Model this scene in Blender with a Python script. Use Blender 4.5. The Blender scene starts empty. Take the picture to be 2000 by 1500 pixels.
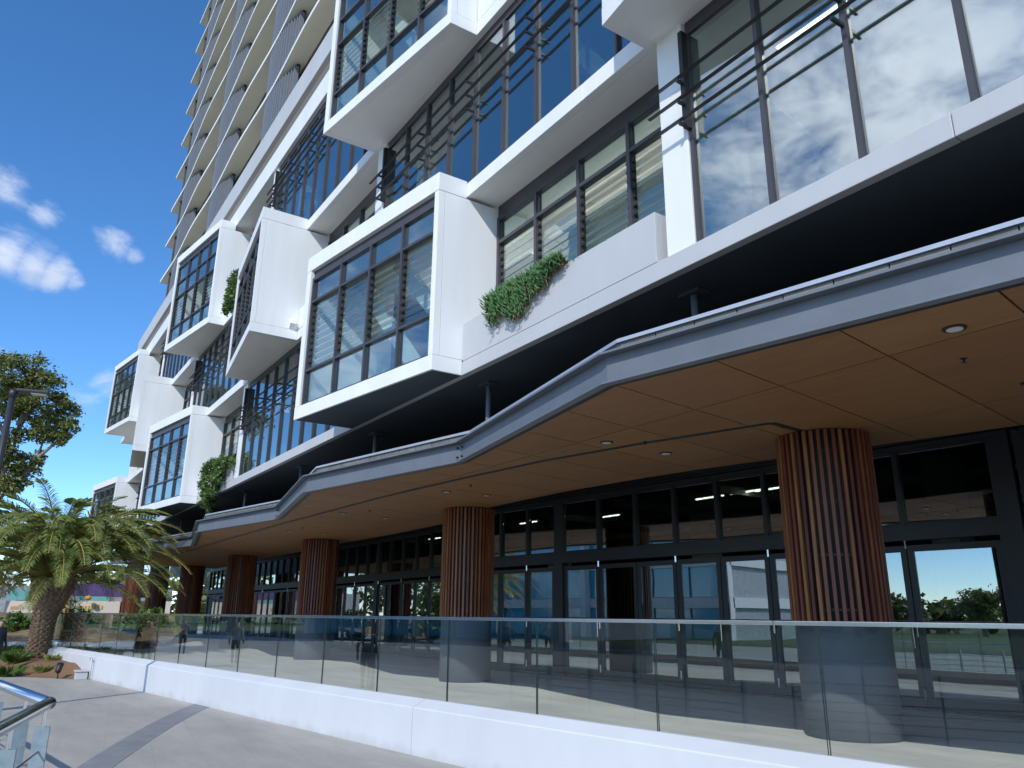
import bpy, math, random
from mathutils import Vector, Matrix, noise as mnoise
random.seed(11)
SC = bpy.context.scene
COL = SC.collection
PI = math.pi
# ------------------------------------------------------------------ camera
# world: X runs along the facade to the right, Y runs into the building, Z up; the photographer stands at X=Y=0
EYE = 1.8
def camera_basis():
    pitch = math.atan(454 / 1500.0); roll = 0.010; yaw = math.radians(56.2995)
    F = Vector((0, math.cos(pitch), math.sin(pitch))); U = Vector((0, -math.sin(pitch), math.cos(pitch))); R = Vector((1, 0, 0))
    c, s = math.cos(roll), math.sin(roll)
    R2 = c * R + s * U; U2 = c * U - s * R
    Z = Matrix.Rotation(yaw, 3, 'Z')
    return Z @ R2, Z @ F, Z @ U2
CR, CF, CU = camera_basis()
cam = bpy.data.cameras.new('camera'); cam_o = bpy.data.objects.new('camera', cam); COL.objects.link(cam_o)
m = Matrix.Identity(4)
for i in range(3):
    m[i][0], m[i][1], m[i][2] = CR[i], CU[i], -CF[i]
m[2][3] = EYE
cam_o.matrix_world = m
cam.sensor_width = 36; cam.lens = 27.0; cam.clip_start = 0.05; cam.clip_end = 2500
SC.camera = cam_o
def pxdir(u, v):
    return (CF + CR * ((u - 1000) / 1500.0) - CU * ((v - 750) / 1500.0)).normalized()
# ------------------------------------------------------------------ sky, sun, exposure
SUN = Vector((0.504, -0.607, 0.616)).normalized()
elev = math.asin(SUN.z)
W = bpy.data.worlds.new('World'); SC.world = W; W.use_nodes = True
nt = W.node_tree; nt.nodes.clear()
def N(t, tree=None, **kw):
    n = (tree or nt).nodes.new(t)
    for k, v in kw.items(): setattr(n, k, v)
    return n
out = N('ShaderNodeOutputWorld'); bg = N('ShaderNodeBackground'); bg.inputs[1].default_value = 0.15
sky = N('ShaderNodeTexSky'); sky.sky_type = 'NISHITA'; sky.sun_disc = False
sky.sun_elevation = elev; sky.sun_rotation = math.atan2(SUN.x, SUN.y)
sky.air_density = 0.9; sky.dust_density = 0.0; sky.ozone_density = 3.4; sky.altitude = 1800
tc = N('ShaderNodeTexCoord')
def clouds():
    L = nt.links.new
    nrm = N('ShaderNodeVectorMath', operation='NORMALIZE'); L(tc.outputs['Generated'], nrm.inputs[0])
    mp = N('ShaderNodeMapping'); mp.inputs['Scale'].default_value = (1, 1, 1.9); L(nrm.outputs[0], mp.inputs[0])
    nz = N('ShaderNodeTexNoise'); nz.inputs['Scale'].default_value = 8.0; nz.inputs['Detail'].default_value = 13; nz.inputs['Roughness'].default_value = 0.62
    nz.inputs['Distortion'].default_value = 0.35
    L(mp.outputs[0], nz.inputs['Vector'])
    blobs = [(15, 495, 0.055, .95), (65, 515, 0.046, 1.0), (110, 535, 0.04, 1.02), (145, 552, 0.026, .9), (20, 360, 0.055, .62), (85, 410, 0.035, .56), (225, 478, 0.042, .60), (265, 498, .025, .58),
             (205, 745, .05, .66), (170, 800, .055, .7)]
    items = [(pxdir(u, v), r, w) for u, v, r, w in blobs]
    items += [(Vector((-.35, -.8, .52)).normalized(), 0.62, 1.15), (Vector((.35, -.9, .3)).normalized(), 0.55, .95), (Vector((-.75, -.62, .25)).normalized(), 0.42, .8), (Vector((-.46, -.87, .13)).normalized(), .34, 1.0),
              (Vector((.8, .3, .4)).normalized(), .6, .9), (Vector((-.95, -.1, .12)).normalized(), .25, .55), (Vector((.1, .8, .5)).normalized(), .5, .7)]
    acc = None
    for c, r, w in items:
        d = N('ShaderNodeVectorMath', operation='DISTANCE'); L(nrm.outputs[0], d.inputs[0]); d.inputs[1].default_value = c
        mr = N('ShaderNodeMapRange'); mr.interpolation_type = 'SMOOTHSTEP'
        mr.inputs['From Min'].default_value = r; mr.inputs['From Max'].default_value = 0.0
        mr.inputs['To Min'].default_value = 0; mr.inputs['To Max'].default_value = w
        L(d.outputs['Value'], mr.inputs['Value'])
        if acc is None: acc = mr.outputs[0]
        else:
            mx = N('ShaderNodeMath', operation='MAXIMUM'); L(acc, mx.inputs[0]); L(mr.outputs[0], mx.inputs[1]); acc = mx.outputs[0]
    a1 = N('ShaderNodeMath', operation='MULTIPLY_ADD'); L(nz.outputs['Fac'], a1.inputs[0]); a1.inputs[1].default_value = 2.3; a1.inputs[2].default_value = -1.42
    a2 = N('ShaderNodeMath', operation='ADD'); L(a1.outputs[0], a2.inputs[0]); L(acc, a2.inputs[1])
    ms = N('ShaderNodeMapRange'); ms.interpolation_type = 'SMOOTHSTEP'; ms.inputs['From Min'].default_value = 0.12; ms.inputs['From Max'].default_value = 1.0
    ms.inputs['To Max'].default_value = 0.93
    L(a2.outputs[0], ms.inputs['Value'])
    # thickness shading of the cloud from a second noise
    n2 = N('ShaderNodeTexNoise'); n2.inputs['Scale'].default_value = 5.0; n2.inputs['Detail'].default_value = 6; L(mp.outputs[0], n2.inputs['Vector'])
    cr = N('ShaderNodeValToRGB'); cr.color_ramp.elements[0].position = .35; cr.color_ramp.elements[1].position = .7
    cr.color_ramp.elements[0].color = (3.0, 3.35, 4.1, 1); cr.color_ramp.elements[1].color = (4.7, 4.85, 5.3, 1)
    L(n2.outputs['Fac'], cr.inputs[0])
    # clouds towards the sun are brighter
    ds = N('ShaderNodeVectorMath', operation='DISTANCE'); L(nrm.outputs[0], ds.inputs[0]); ds.inputs[1].default_value = SUN
    mg = N('ShaderNodeMapRange'); mg.interpolation_type = 'SMOOTHSTEP'; mg.inputs['From Min'].default_value = 1.7; mg.inputs['From Max'].default_value = .3; mg.inputs['To Min'].default_value = .95; mg.inputs['To Max'].default_value = 2.3
    L(ds.outputs['Value'], mg.inputs['Value'])
    vm = N('ShaderNodeVectorMath', operation='SCALE'); L(cr.outputs[0], vm.inputs[0]); L(mg.outputs[0], vm.inputs['Scale'])
    sat = N('ShaderNodeHueSaturation'); sat.inputs['Saturation'].default_value = 1.2; L(sky.outputs[0], sat.inputs['Color'])
    mix = N('ShaderNodeMix', data_type='RGBA'); L(ms.outputs[0], mix.inputs['Factor']); L(sat.outputs[0], mix.inputs['A']); L(vm.outputs[0], mix.inputs['B'])
    L(mix.outputs['Result'], bg.inputs[0])
clouds()
nt.links.new(bg.outputs[0], out.inputs[0])
sl = bpy.data.lights.new('sun', 'SUN'); sl.energy = 2.1; sl.angle = math.radians(0.53); sl.color = (1.0, 0.975, 0.935)
so = bpy.data.objects.new('sun', sl); COL.objects.link(so); so.location = (20, -30, 60)
so.rotation_euler = SUN.to_track_quat('Z', 'Y').to_euler()
vs = SC.view_settings; vs.view_transform = 'Standard'; vs.look = 'None'; vs.exposure = 0.68; vs.gamma = 1.0
SC.render.engine = 'CYCLES'
cy = SC.cycles
cy.use_denoising = True; cy.max_bounces = 9; cy.diffuse_bounces = 4; cy.glossy_bounces = 5; cy.transmission_bounces = 6; cy.transparent_max_bounces = 28
cy.caustics_reflective = False; cy.caustics_refractive = False; cy.sample_clamp_indirect = 6
# ------------------------------------------------------------------ materials
def newmat(name):
    mt = bpy.data.materials.new(name); mt.use_nodes = True
    t = mt.node_tree; b = t.nodes.get('Principled BSDF')
    return mt, t, b
def plain(name, col, rough=.5, metal=0.0, var=.06, scale=3.0, bump=0.0, bscale=60, rand=0.0, spec=.5, stretch=(1, 1, 1), coord='Object'):
    """paint or stone: base colour, mottling, per-object shade, fine relief"""
    mt, t, b = newmat(name); L = t.links.new
    tcn = N('ShaderNodeTexCoord', t); mp = N('ShaderNodeMapping', t); mp.inputs['Scale'].default_value = stretch; L(tcn.outputs[coord], mp.inputs[0])
    nz = N('ShaderNodeTexNoise', t); nz.inputs['Scale'].default_value = scale; nz.inputs['Detail'].default_value = 6; nz.inputs['Roughness'].default_value = .6
    L(mp.outputs[0], nz.inputs['Vector'])
    mr = N('ShaderNodeMapRange', t); mr.inputs['From Min'].default_value = .3; mr.inputs['From Max'].default_value = .7
    mr.inputs['To Min'].default_value = 1 - var; mr.inputs['To Max'].default_value = 1 + var; L(nz.outputs['Fac'], mr.inputs['Value'])
    val = mr.outputs[0]
    if rand:
        oi = N('ShaderNodeObjectInfo', t); m2 = N('ShaderNodeMapRange', t); m2.inputs['To Min'].default_value = 1 - rand; m2.inputs['To Max'].default_value = 1 + rand
        L(oi.outputs['Random'], m2.inputs['Value']); mu = N('ShaderNodeMath', t, operation='MULTIPLY'); L(val, mu.inputs[0]); L(m2.outputs[0], mu.inputs[1]); val = mu.outputs[0]
    hs = N('ShaderNodeHueSaturation', t); hs.inputs['Color'].default_value = (*col, 1); L(val, hs.inputs['Value']); L(hs.outputs[0], b.inputs['Base Color'])
    b.inputs['Roughness'].default_value = rough; b.inputs['Metallic'].default_value = metal; b.inputs['Specular IOR Level'].default_value = spec
    if bump:
        n3 = N('ShaderNodeTexNoise', t); n3.inputs['Scale'].default_value = bscale; n3.inputs['Detail'].default_value = 4; L(mp.outputs[0], n3.inputs['Vector'])
        bp = N('ShaderNodeBump', t); bp.inputs['Strength'].default_value = bump; bp.inputs['Distance'].default_value = .01; L(n3.outputs['Fac'], bp.inputs['Height']); L(bp.outputs[0], b.inputs['Normal'])
    return mt
def glass(name, tint, r0, rough=0.0, wav=0.0, power=5.0):
    """thin architectural glass: tinted see-through plus mirror reflection that grows towards grazing"""
    mt = bpy.data.materials.new(name); mt.use_nodes = True; t = mt.node_tree; t.nodes.clear(); L = t.links.new
    o = N('ShaderNodeOutputMaterial', t); mx = N('ShaderNodeMixShader', t); tr = N('ShaderNodeBsdfTransparent', t); gl = N('ShaderNodeBsdfGlossy', t)
    tr.inputs[0].default_value = (*tint, 1); gl.inputs['Roughness'].default_value = rough; gl.inputs[0].default_value = (.93, .97, 1, 1)
    lw = N('ShaderNodeLayerWeight', t); lw.inputs['Blend'].default_value = .5
    pw = N('ShaderNodeMath', t, operation='POWER'); L(lw.outputs['Facing'], pw.inputs[0]); pw.inputs[1].default_value = power
    ma = N('ShaderNodeMath', t, operation='MULTIPLY_ADD'); L(pw.outputs[0], ma.inputs[0]); ma.inputs[1].default_value = 1 - r0; ma.inputs[2].default_value = r0
    L(ma.outputs[0], mx.inputs[0]); L(tr.outputs[0], mx.inputs[1]); L(gl.outputs[0], mx.inputs[2]); L(mx.outputs[0], o.inputs[0])
    if wav:
        tcn = N('ShaderNodeTexCoord', t); nz = N('ShaderNodeTexNoise', t); nz.inputs['Scale'].default_value = 1.3; nz.inputs['Detail'].default_value = 1
        L(tcn.outputs['Object'], nz.inputs['Vector']); bp = N('ShaderNodeBump', t); bp.inputs['Strength'].default_value = wav; bp.inputs['Distance'].default_value = .02
        L(nz.outputs['Fac'], bp.inputs['Height']); L(bp.outputs[0], gl.inputs['Normal'])
    return mt
def wood(name, c1, c2, rough=.55, grain=(40, 40, 1.5), rand=.25, hue=.0135):
    mt, t, b = newmat(name); L = t.links.new
    tcn = N('ShaderNodeTexCoord', t); oi = N('ShaderNodeObjectInfo', t)
    ad = N('ShaderNodeVectorMath', t, operation='ADD'); L(tcn.outputs['Object'], ad.inputs[0])
    cm = N('ShaderNodeCombineXYZ', t); ml = N('ShaderNodeMath', t, operation='MULTIPLY'); ml.inputs[1].default_value = 37; L(oi.outputs['Random'], ml.inputs[0])
    L(ml.outputs[0], cm.inputs[0]); L(ml.outputs[0], cm.inputs[2]); L(cm.outputs[0], ad.inputs[1])
    mp = N('ShaderNodeMapping', t); mp.inputs['Scale'].default_value = grain; L(ad.outputs[0], mp.inputs[0])
    nz = N('ShaderNodeTexNoise', t); nz.inputs['Scale'].default_value = 1; nz.inputs['Detail'].default_value = 7; nz.inputs['Distortion'].default_value = .6; L(mp.outputs[0], nz.inputs['Vector'])
    ramp = N('ShaderNodeValToRGB', t); ramp.color_ramp.elements[0].color = (*c1, 1); ramp.color_ramp.elements[1].color = (*c2, 1)
    ramp.color_ramp.elements[0].position = .3; ramp.color_ramp.elements[1].position = .72
    L(nz.outputs['Fac'], ramp.inputs[0])
    m2 = N('ShaderNodeMapRange', t); m2.inputs['To Min'].default_value = 1 - rand; m2.inputs['To Max'].default_value = 1 + rand; L(oi.outputs['Random'], m2.inputs['Value'])
    hs = N('ShaderNodeHueSaturation', t); L(ramp.outputs[0], hs.inputs['Color']); L(m2.outputs[0], hs.inputs['Value'])
    m3 = N('ShaderNodeMapRange', t); m3.inputs['To Min'].default_value = .5 - hue; m3.inputs['To Max'].default_value = .5 + hue; L(oi.outputs['Random'], m3.inputs['Value']); L(m3.outputs[0], hs.inputs['Hue'])
    L(hs.outputs[0], b.inputs['Base Color']); b.inputs['Roughness'].default_value = rough
    return mt
def leaf(name, c1, c2, rough=.5, trans=.25):
    mt, t, b = newmat(name); L = t.links.new
    g = N('ShaderNodeNewGeometry', t); ramp = N('ShaderNodeValToRGB', t)
    ramp.color_ramp.elements[0].color = (*c1, 1); ramp.color_ramp.elements[1].color = (*c2, 1)
    L(g.outputs['Random Per Island'], ramp.inputs[0]); L(ramp.outputs[0], b.inputs['Base Color']); b.inputs['Roughness'].default_value = rough
    o = t.nodes.get('Material Output'); tl = N('ShaderNodeBsdfTranslucent', t); L(ramp.outputs[0], tl.inputs[0]); mx = N('ShaderNodeMixShader', t); mx.inputs[0].default_value = trans
    L(b.outputs[0], mx.inputs[1]); L(tl.outputs[0], mx.inputs[2]); L(mx.outputs[0], o.inputs[0])
    return mt
MT = {}
MT['white'] = plain('white_paint', (.80, .80, .79), .5, var=.05, scale=2.0, bump=.05, bscale=90, stretch=(1, 1, .14))
MT['lightgrey'] = plain('light_grey_render', (.50, .50, .505), .6, var=.05, scale=1.2, bump=.06, bscale=120, stretch=(1, 1, .4))
MT['soffit'] = plain('pale_soffit', (.84, .835, .80), .7, var=.04, scale=.8)
def rendered(name, col):
    mt = plain(name, col, .6, var=.05, scale=1.1, bump=.10, bscale=70, stretch=(1, 1, .5)); t = mt.node_tree; L = t.links.new; b = t.nodes.get('Principled BSDF')
    src = b.inputs['Base Color'].links[0].from_socket; tcn = N('ShaderNodeTexCoord', t); sp = N('ShaderNodeSeparateXYZ', t); L(tcn.outputs['Object'], sp.inputs[0])
    nz = N('ShaderNodeTexNoise', t); nz.inputs['Scale'].default_value = 2.4; nz.inputs['Detail'].default_value = 9; mp = N('ShaderNodeMapping', t); mp.inputs['Scale'].default_value = (1, 1, .25); L(tcn.outputs['Object'], mp.inputs[0]); L(mp.outputs[0], nz.inputs['Vector'])
    ma = N('ShaderNodeMath', t, operation='MULTIPLY_ADD'); L(nz.outputs['Fac'], ma.inputs[0]); ma.inputs[1].default_value = .42; ma.inputs[2].default_value = -.13
    df = N('ShaderNodeMath', t, operation='SUBTRACT'); L(ma.outputs[0], df.inputs[0]); L(sp.outputs[2], df.inputs[1])
    mr = N('ShaderNodeMapRange', t); mr.interpolation_type = 'SMOOTHSTEP'; mr.inputs['From Min'].default_value = -.05; mr.inputs['From Max'].default_value = .12; mr.inputs['To Max'].default_value = .32; L(df.outputs[0], mr.inputs['Value'])
    mx = N('ShaderNodeMix', t, data_type='RGBA'); L(mr.outputs[0], mx.inputs['Factor']); L(src, mx.inputs['A']); mx.inputs['B'].default_value = (.36, .33, .29, 1); L(mx.outputs['Result'], b.inputs['Base Color'])
    return mt
MT['plinth'] = rendered('plinth_render', (.62, .635, .65))
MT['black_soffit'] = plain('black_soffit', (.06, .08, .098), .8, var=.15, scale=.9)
MT['frame'] = plain('charcoal_frame', (.055, .052, .058), .42, var=.1, scale=4)
MT['shopframe'] = plain('black_frame', (.024, .026, .031), .45, var=.12, scale=3)
MT['black'] = plain('black_rubber', (.012, .012, .013), .5)
MT['steel'] = plain('grey_channel_paint', (.135, .15, .175), .5, var=.09, scale=2.2, bump=.05, bscale=40)
MT['flash'] = plain('pale_flashing', (.42, .45, .50), .4, metal=.3, var=.08, scale=5)
MT['pan'] = plain('weathered_roof_pan', (.17, .165, .15), .65, var=.25, scale=7, rand=.15)
MT['colbase'] = plain('charcoal_column_paint', (.078, .087, .104), .62, var=.09, scale=3, bump=.12, bscale=160)
MT['colcore'] = plain('dark_core', (.02, .021, .026), .7)
MT['batten'] = wood('red_hardwood', (.115, .033, .016), (.27, .088, .036), .5, (45, 45, 1.6), .5, .02)
MT['ply'] = wood('ply_soffit', (.215, .105, .038), (.26, .132, .052), .6, (1.5, 9, 2), .06, .003)
MT['concrete'] = plain('terrace_paving', (.46, .445, .41), .75, var=.14, scale=1.1, bump=.12, bscale=35)
MT['band'] = plain('dark_paving_band', (.23, .235, .24), .7, var=.13, scale=2.5, bump=.12, bscale=50)
MT['grass'] = plain('lawn', (.075, .115, .03), .9, var=.35, scale=.8, bump=.4, bscale=30)
MT['asphalt'] = plain('asphalt', (.06, .06, .062), .85, var=.2, scale=4, bump=.3, bscale=80)
MT['mulch'] = plain('bark_mulch', (.205, .115, .062), .95, var=.55, scale=38, bump=1.0, bscale=60)
MT['beige'] = plain('tower_soffit', (.88, .85, .72), .75, var=.05, scale=.5)
MT['slabedge'] = plain('tower_slab_edge', (.80, .79, .74), .55, var=.04)
MT['slate'] = plain('slate_batten', (.19, .2, .225), .5, var=.07)
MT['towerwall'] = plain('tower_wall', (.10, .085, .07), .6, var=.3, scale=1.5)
MT['recess'] = plain('taupe_recess', (.33, .30, .265), .7)
MT['stainless'] = plain('stainless', (.62, .62, .63), .16, metal=1.0, var=.05, scale=20)
MT['galv'] = plain('galvanised', (.27, .335, .36), .5, metal=.3, var=.16, scale=14, bump=.06, bscale=60)
MT['cable'] = plain('cable', (.2, .2, .21), .35, metal=.9)
MT['lampblk'] = plain('lamp_post_black', (.03, .032, .038), .4, var=.1)
MT['int_white'] = plain('interior_plaster', (.82, .84, .82), .8, var=.04)
MT['int_ceil'] = plain('interior_ceiling', (.66, .68, .66), .8, var=.05)
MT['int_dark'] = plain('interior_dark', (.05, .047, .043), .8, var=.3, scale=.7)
MT['carpet'] = plain('carpet', (.62, .61, .57), .9, var=.1)
MT['bluewin'] = plain('blue_mirror_window', (.07, .42, .62), .08, var=.1, scale=.3, spec=.8)
MT['purple'] = plain('purple_sign', (.12, .07, .2), .7, var=.3, scale=2)
MT['cream'] = plain('cream_vinyl', (.78, .70, .58), .7, var=.06)
MT['orange'] = plain('orange_print', (.85, .42, .03), .7)
MT['tealp'] = plain('teal_panel', (.18, .5, .46), .6, var=.15)
MT['greyp'] = plain('grey_panel', (.4, .42, .44), .5, var=.2)
MT['bark'] = plain('gum_bark', (.27, .22, .17), .85, var=.3, scale=6, bump=.4, bscale=20)
MT['palmbark'] = plain('palm_boot', (.215, .145, .095), .9, var=.45, scale=14, bump=.6, bscale=40)
MT['frond'] = leaf('palm_leaflet', (.125, .185, .045), (.31, .36, .10), .42, .28)
MT['rachis'] = plain('palm_stalk', (.34, .26, .07), .6, var=.2, scale=3)
MT['dryfrond'] = leaf('dry_leaflet', (.30, .20, .07), (.42, .29, .11), .7, .15)
MT['gum'] = leaf('gum_leaf', (.10, .13, .035), (.29, .30, .085), .5, .28)
MT['hedge'] = leaf('hedge_leaf', (.045, .10, .022), (.16, .25, .055), .4, .2)
MT['succ'] = leaf('succulent_leaf', (.035, .105, .035), (.13, .26, .075), .38, .12)
MT['tan'] = leaf('dry_plant_leaf', (.25, .2, .04), (.4, .33, .08), .6, .2)
MT['stem'] = plain('plant_stem', (.22, .12, .07), .7)
MT['conifer'] = leaf('conifer_leaf', (.02, .04, .018), (.06, .085, .03), .6, .1)
MT['louvre'] = glass('louvre_glass', (.86, .92, .90), .17)
MT['pane'] = glass('facade_glass', (.78, .87, .85), .21)
MT['curtain'] = glass('curtain_glass', (.56, .655, .625), .30)
MT['shopglass'] = glass('shop_glass', (.50, .58, .56), .33, wav=.03)
MT['clear'] = glass('balustrade_glass', (.945, .98, .965), .04, wav=.01, power=3.4)
def emit(name, col, st):
    mt, t, b = newmat(name); b.inputs['Emission Color'].default_value = (*col, 1); b.inputs['Emission Strength'].default_value = st; b.inputs['Base Color'].default_value = (*col, 1); return mt
MT['tube'] = emit('lit_tube', (1, .93, .78), 6.0)
MT['addedfill'] = emit('added_fill_strip', (1, .97, .92), 2.6)  # glow of the fill strips added inside the upper rooms
MT['officetube'] = emit('office_tube', (1, .97, .9), 7.0)
MT['downl'] = plain('downlight_lens', (.62, .62, .6), .3)
# ------------------------------------------------------------------ mesh helpers
class M:
    def __init__(s): s.v = []; s.f = []
    def add(s, vs, fs):
        o = len(s.v); s.v += [tuple(p) for p in vs]; s.f += [tuple(i + o for i in f) for f in fs]; return s
    def box(s, x0, x1, y0, y1, z0, z1):
        return s.prism([(x0, y0), (x1, y0), (x1, y1), (x0, y1)], z0, z1)
    def prism(s, poly, z0, z1):
        n = len(poly)
        a = sum(poly[i][0] * poly[(i + 1) % n][1] - poly[(i + 1) % n][0] * poly[i][1] for i in range(n))
        if a < 0: poly = poly[::-1]
        z0s = z0 if isinstance(z0, (list, tuple)) else [z0] * n
        vs = [(p[0], p[1], z0s[i]) for i, p in enumerate(poly)] + [(p[0], p[1], z1) for p in poly]
        fs = [tuple(range(n - 1, -1, -1)), tuple(range(n, 2 * n))] + [(i, (i + 1) % n, n + (i + 1) % n, n + i) for i in range(n)]
        return s.add(vs, fs)
    def fbox(s, O, e, mm, w, u0, u1, v0, v1, w0, w1):
        """box in a frame: origin O, axes e, mm, w"""
        vs = [O + e * u + mm * v + w * z for z in (w0, w1) for (u, v) in ((u0, v0), (u1, v0), (u1, v1), (u0, v1))]
        fs = [(3, 2, 1, 0), (4, 5, 6, 7), (0, 1, 5, 4), (1, 2, 6, 5), (2, 3, 7, 6), (3, 0, 4, 7)]
        if e.cross(mm).dot(w) < 0: fs = [f[::-1] for f in fs]
        return s.add(vs, fs)
    def tube(s, pts, r, n=8, cap=True):
        pts = [Vector(p) for p in pts]; k = len(pts); rs = r if isinstance(r, (list, tuple)) else [r] * k
        o = len(s.v)
        for i, p in enumerate(pts):
            d = (pts[min(i + 1, k - 1)] - pts[max(i - 1, 0)]).normalized()
            a = Vector((0, 0, 1)) if abs(d.z) < .95 else Vector((1, 0, 0))
            x = d.cross(a).normalized(); y = d.cross(x).normalized()
            for j in range(n):
                t = 2 * PI * j / n; s.v.append(tuple(p + (x * math.cos(t) + y * math.sin(t)) * rs[i]))
        for i in range(k - 1):
            for j in range(n):
                a, b = o + i * n + j, o + i * n + (j + 1) % n
                s.f.append((a, a + n, b + n, b))
        if cap:
            s.f.append(tuple(o + j for j in range(n))); s.f.append(tuple(o + (k - 1) * n + j for j in reversed(range(n))))
        return s
    def lathe(s, cx, cy, prof, n=48):
        o = len(s.v)
        for r, z in prof:
            for j in range(n):
                t = 2 * PI * j / n; s.v.append((cx + r * math.cos(t), cy + r * math.sin(t), z))
        for i in range(len(prof) - 1):
            for j in range(n):
                a, b = o + i * n + j, o + i * n + (j + 1) % n
                s.f.append((a, b, b + n, a + n))
        s.f.append(tuple(o + j for j in reversed(range(n)))); s.f.append(tuple(o + (len(prof) - 1) * n + j for j in range(n)))
        return s
ORG = {}
def link(o, parent, org):
    COL.objects.link(o)
    if parent is not None: o.parent = parent
    ORG[o] = org
    return o
def mesh(name, m, mat, smooth=False, org=Vector((0, 0, 0))):
    me = bpy.data.meshes.new(name)
    me.from_pydata([(v[0] - org.x, v[1] - org.y, v[2] - org.z) for v in m.v], [], m.f)
    me.materials.append(MT[mat] if isinstance(mat, str) else mat)
    if smooth: me.polygons.foreach_set('use_smooth', [True] * len(me.polygons))
    me.update(); return me
def part(name, m, mat, parent, smooth=False, label=None, bevel=0):
    """a part: its mesh is given in world coordinates, its origin is that of the thing"""
    org = ORG[parent]
    o = bpy.data.objects.new(name, mesh(name, m, mat, smooth, org)); link(o, parent, org)
    if label: o['label'] = label
    if bevel: bev(o, bevel)
    return o
def bev(o, w):
    b = o.modifiers.new('bevel', 'BEVEL'); b.width = w; b.segments = 2; b.limit_method = 'ANGLE'; b.angle_limit = math.radians(40)
def inst(name, me, parent, loc, rot=None):
    """a part that shares mesh data; loc in world coordinates"""
    o = bpy.data.objects.new(name, me); link(o, parent, Vector(loc)); o.location = Vector(loc) - ORG[parent]
    if rot is not None: o.rotation_euler = rot
    return o
def tag(o, label, cat, group=None):
    o['label'] = label; o['category'] = cat
    if group: o['group'] = group
    return o
def thing(name, loc, label, cat, group=None):
    o = bpy.data.objects.new(name, None); o.empty_display_size = .3; COL.objects.link(o); o.location = loc; ORG[o] = Vector(loc)
    return tag(o, label, cat, group)
def solo(name, m, mat, base, label, cat, group=None, smooth=False):
    base = Vector(base); o = bpy.data.objects.new(name, mesh(name, m, mat, smooth, base)); COL.objects.link(o); o.location = base; ORG[o] = base
    return tag(o, label, cat, group)
def struct(name, m, mat, kind='structure', smooth=False):
    o = bpy.data.objects.new(name, mesh(name, m, mat, smooth)); COL.objects.link(o); o['kind'] = kind; ORG[o] = Vector((0, 0, 0)); return o
ZV = Vector((0, 0, 1))
def pavers(name, col, bw, bh, dark=.72, ang=0.0):
    mt, t, b = newmat(name); L = t.links.new
    tcn = N('ShaderNodeTexCoord', t); mp = N('ShaderNodeMapping', t); mp.inputs['Rotation'].default_value = (0, 0, ang); L(tcn.outputs['Object'], mp.inputs[0])
    br = N('ShaderNodeTexBrick', t); br.inputs['Scale'].default_value = 1; br.inputs['Brick Width'].default_value = bw; br.inputs['Row Height'].default_value = bh
    br.inputs['Mortar Size'].default_value = .006; br.inputs['Mortar Smooth'].default_value = .3
    br.inputs['Color1'].default_value = (*[c * 1.02 for c in col], 1); br.inputs['Color2'].default_value = (*[c * .98 for c in col], 1); br.inputs['Mortar'].default_value = (*[c * dark for c in col], 1)
    L(mp.outputs[0], br.inputs['Vector'])
    nz = N('ShaderNodeTexNoise', t); nz.inputs['Scale'].default_value = .9; nz.inputs['Detail'].default_value = 8; nz.inputs['Roughness'].default_value = .65
    m0 = N('ShaderNodeMapping', t); m0.inputs['Scale'].default_value = (.5, 1.6, 1); L(tcn.outputs['Object'], m0.inputs[0]); L(m0.outputs[0], nz.inputs['Vector'])
    mr = N('ShaderNodeMapRange', t); mr.inputs['From Min'].default_value = .3; mr.inputs['From Max'].default_value = .7; mr.inputs['To Min'].default_value = .80; mr.inputs['To Max'].default_value = 1.14
    L(nz.outputs['Fac'], mr.inputs['Value'])
    hs = N('ShaderNodeHueSaturation', t); L(br.outputs['Color'], hs.inputs['Color']); L(mr.outputs[0], hs.inputs['Value']); L(hs.outputs[0], b.inputs['Base Color'])
    b.inputs['Roughness'].default_value = .72
    n3 = N('ShaderNodeTexNoise', t); n3.inputs['Scale'].default_value = 70; n3.inputs['Detail'].default_value = 3; L(tcn.outputs['Object'], n3.inputs['Vector'])
    bp = N('ShaderNodeBump', t); bp.inputs['Strength'].default_value = .15; bp.inputs['Distance'].default_value = .01; L(n3.outputs['Fac'], bp.inputs['Height']); L(bp.outputs[0], b.inputs['Normal'])
    return mt
MT['paving'] = pavers('forecourt_paving', (.405, .378, .335), 1.2, .6, .89, .14)
MT['tile'] = pavers('terrace_tiles', (.56, .545, .50), 1.2, .6, .75, 0)
# ================================================================== the setting
struct('ground', M().box(-1500, 1500, -1500, 1500, -.6, -.03), 'grass')
struct('road', M().box(-260, 200, -33, -26, -.2, -.012), 'asphalt')
struct('paving', M().box(-120, 60, -24, 60, -.3, 0), 'paving')
# curved dark band let into the paving
def bez(p, n):
    r = []
    for i in range(n + 1):
        t = i / n; r.append(tuple((1 - t) ** 2 * p[0][k] + 2 * t * (1 - t) * p[1][k] + t * t * p[2][k] for k in range(2)))
    return r
inn = bez([(-18.1, 4.2), (-14.9, 2.5), (-9.0, .5)], 24); outr = bez([(-17.4, 4.35), (-14.4, 2.8), (-8.8, .85)], 24)
mb = M()
for i in range(24):
    mb.prism([inn[i], inn[i + 1], outr[i + 1], outr[i]], -.05, .004)
struct('paving_band', mb, 'band')
# plinth line and balustrade line
PA = Vector((-25.64, 3.02, 0)); PD = Vector((16.52, 2.35, 0)).normalized(); PN = Vector((-PD.y, PD.x, 0))
def pl(t, off, z): return PA + PD * t + PN * off + ZV * z
tpoly = [(*pl(-8, .4, 0)[:2],), (*pl(32, .4, 0)[:2],), (10, 30), (-75, 30), (-75, 7.2), (-34.5, 6.6), (-34.5, 2.2)]
struct('terrace_floor', M().prism([(p[0], p[1]) for p in tpoly], .0, .45), 'tile')
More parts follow.
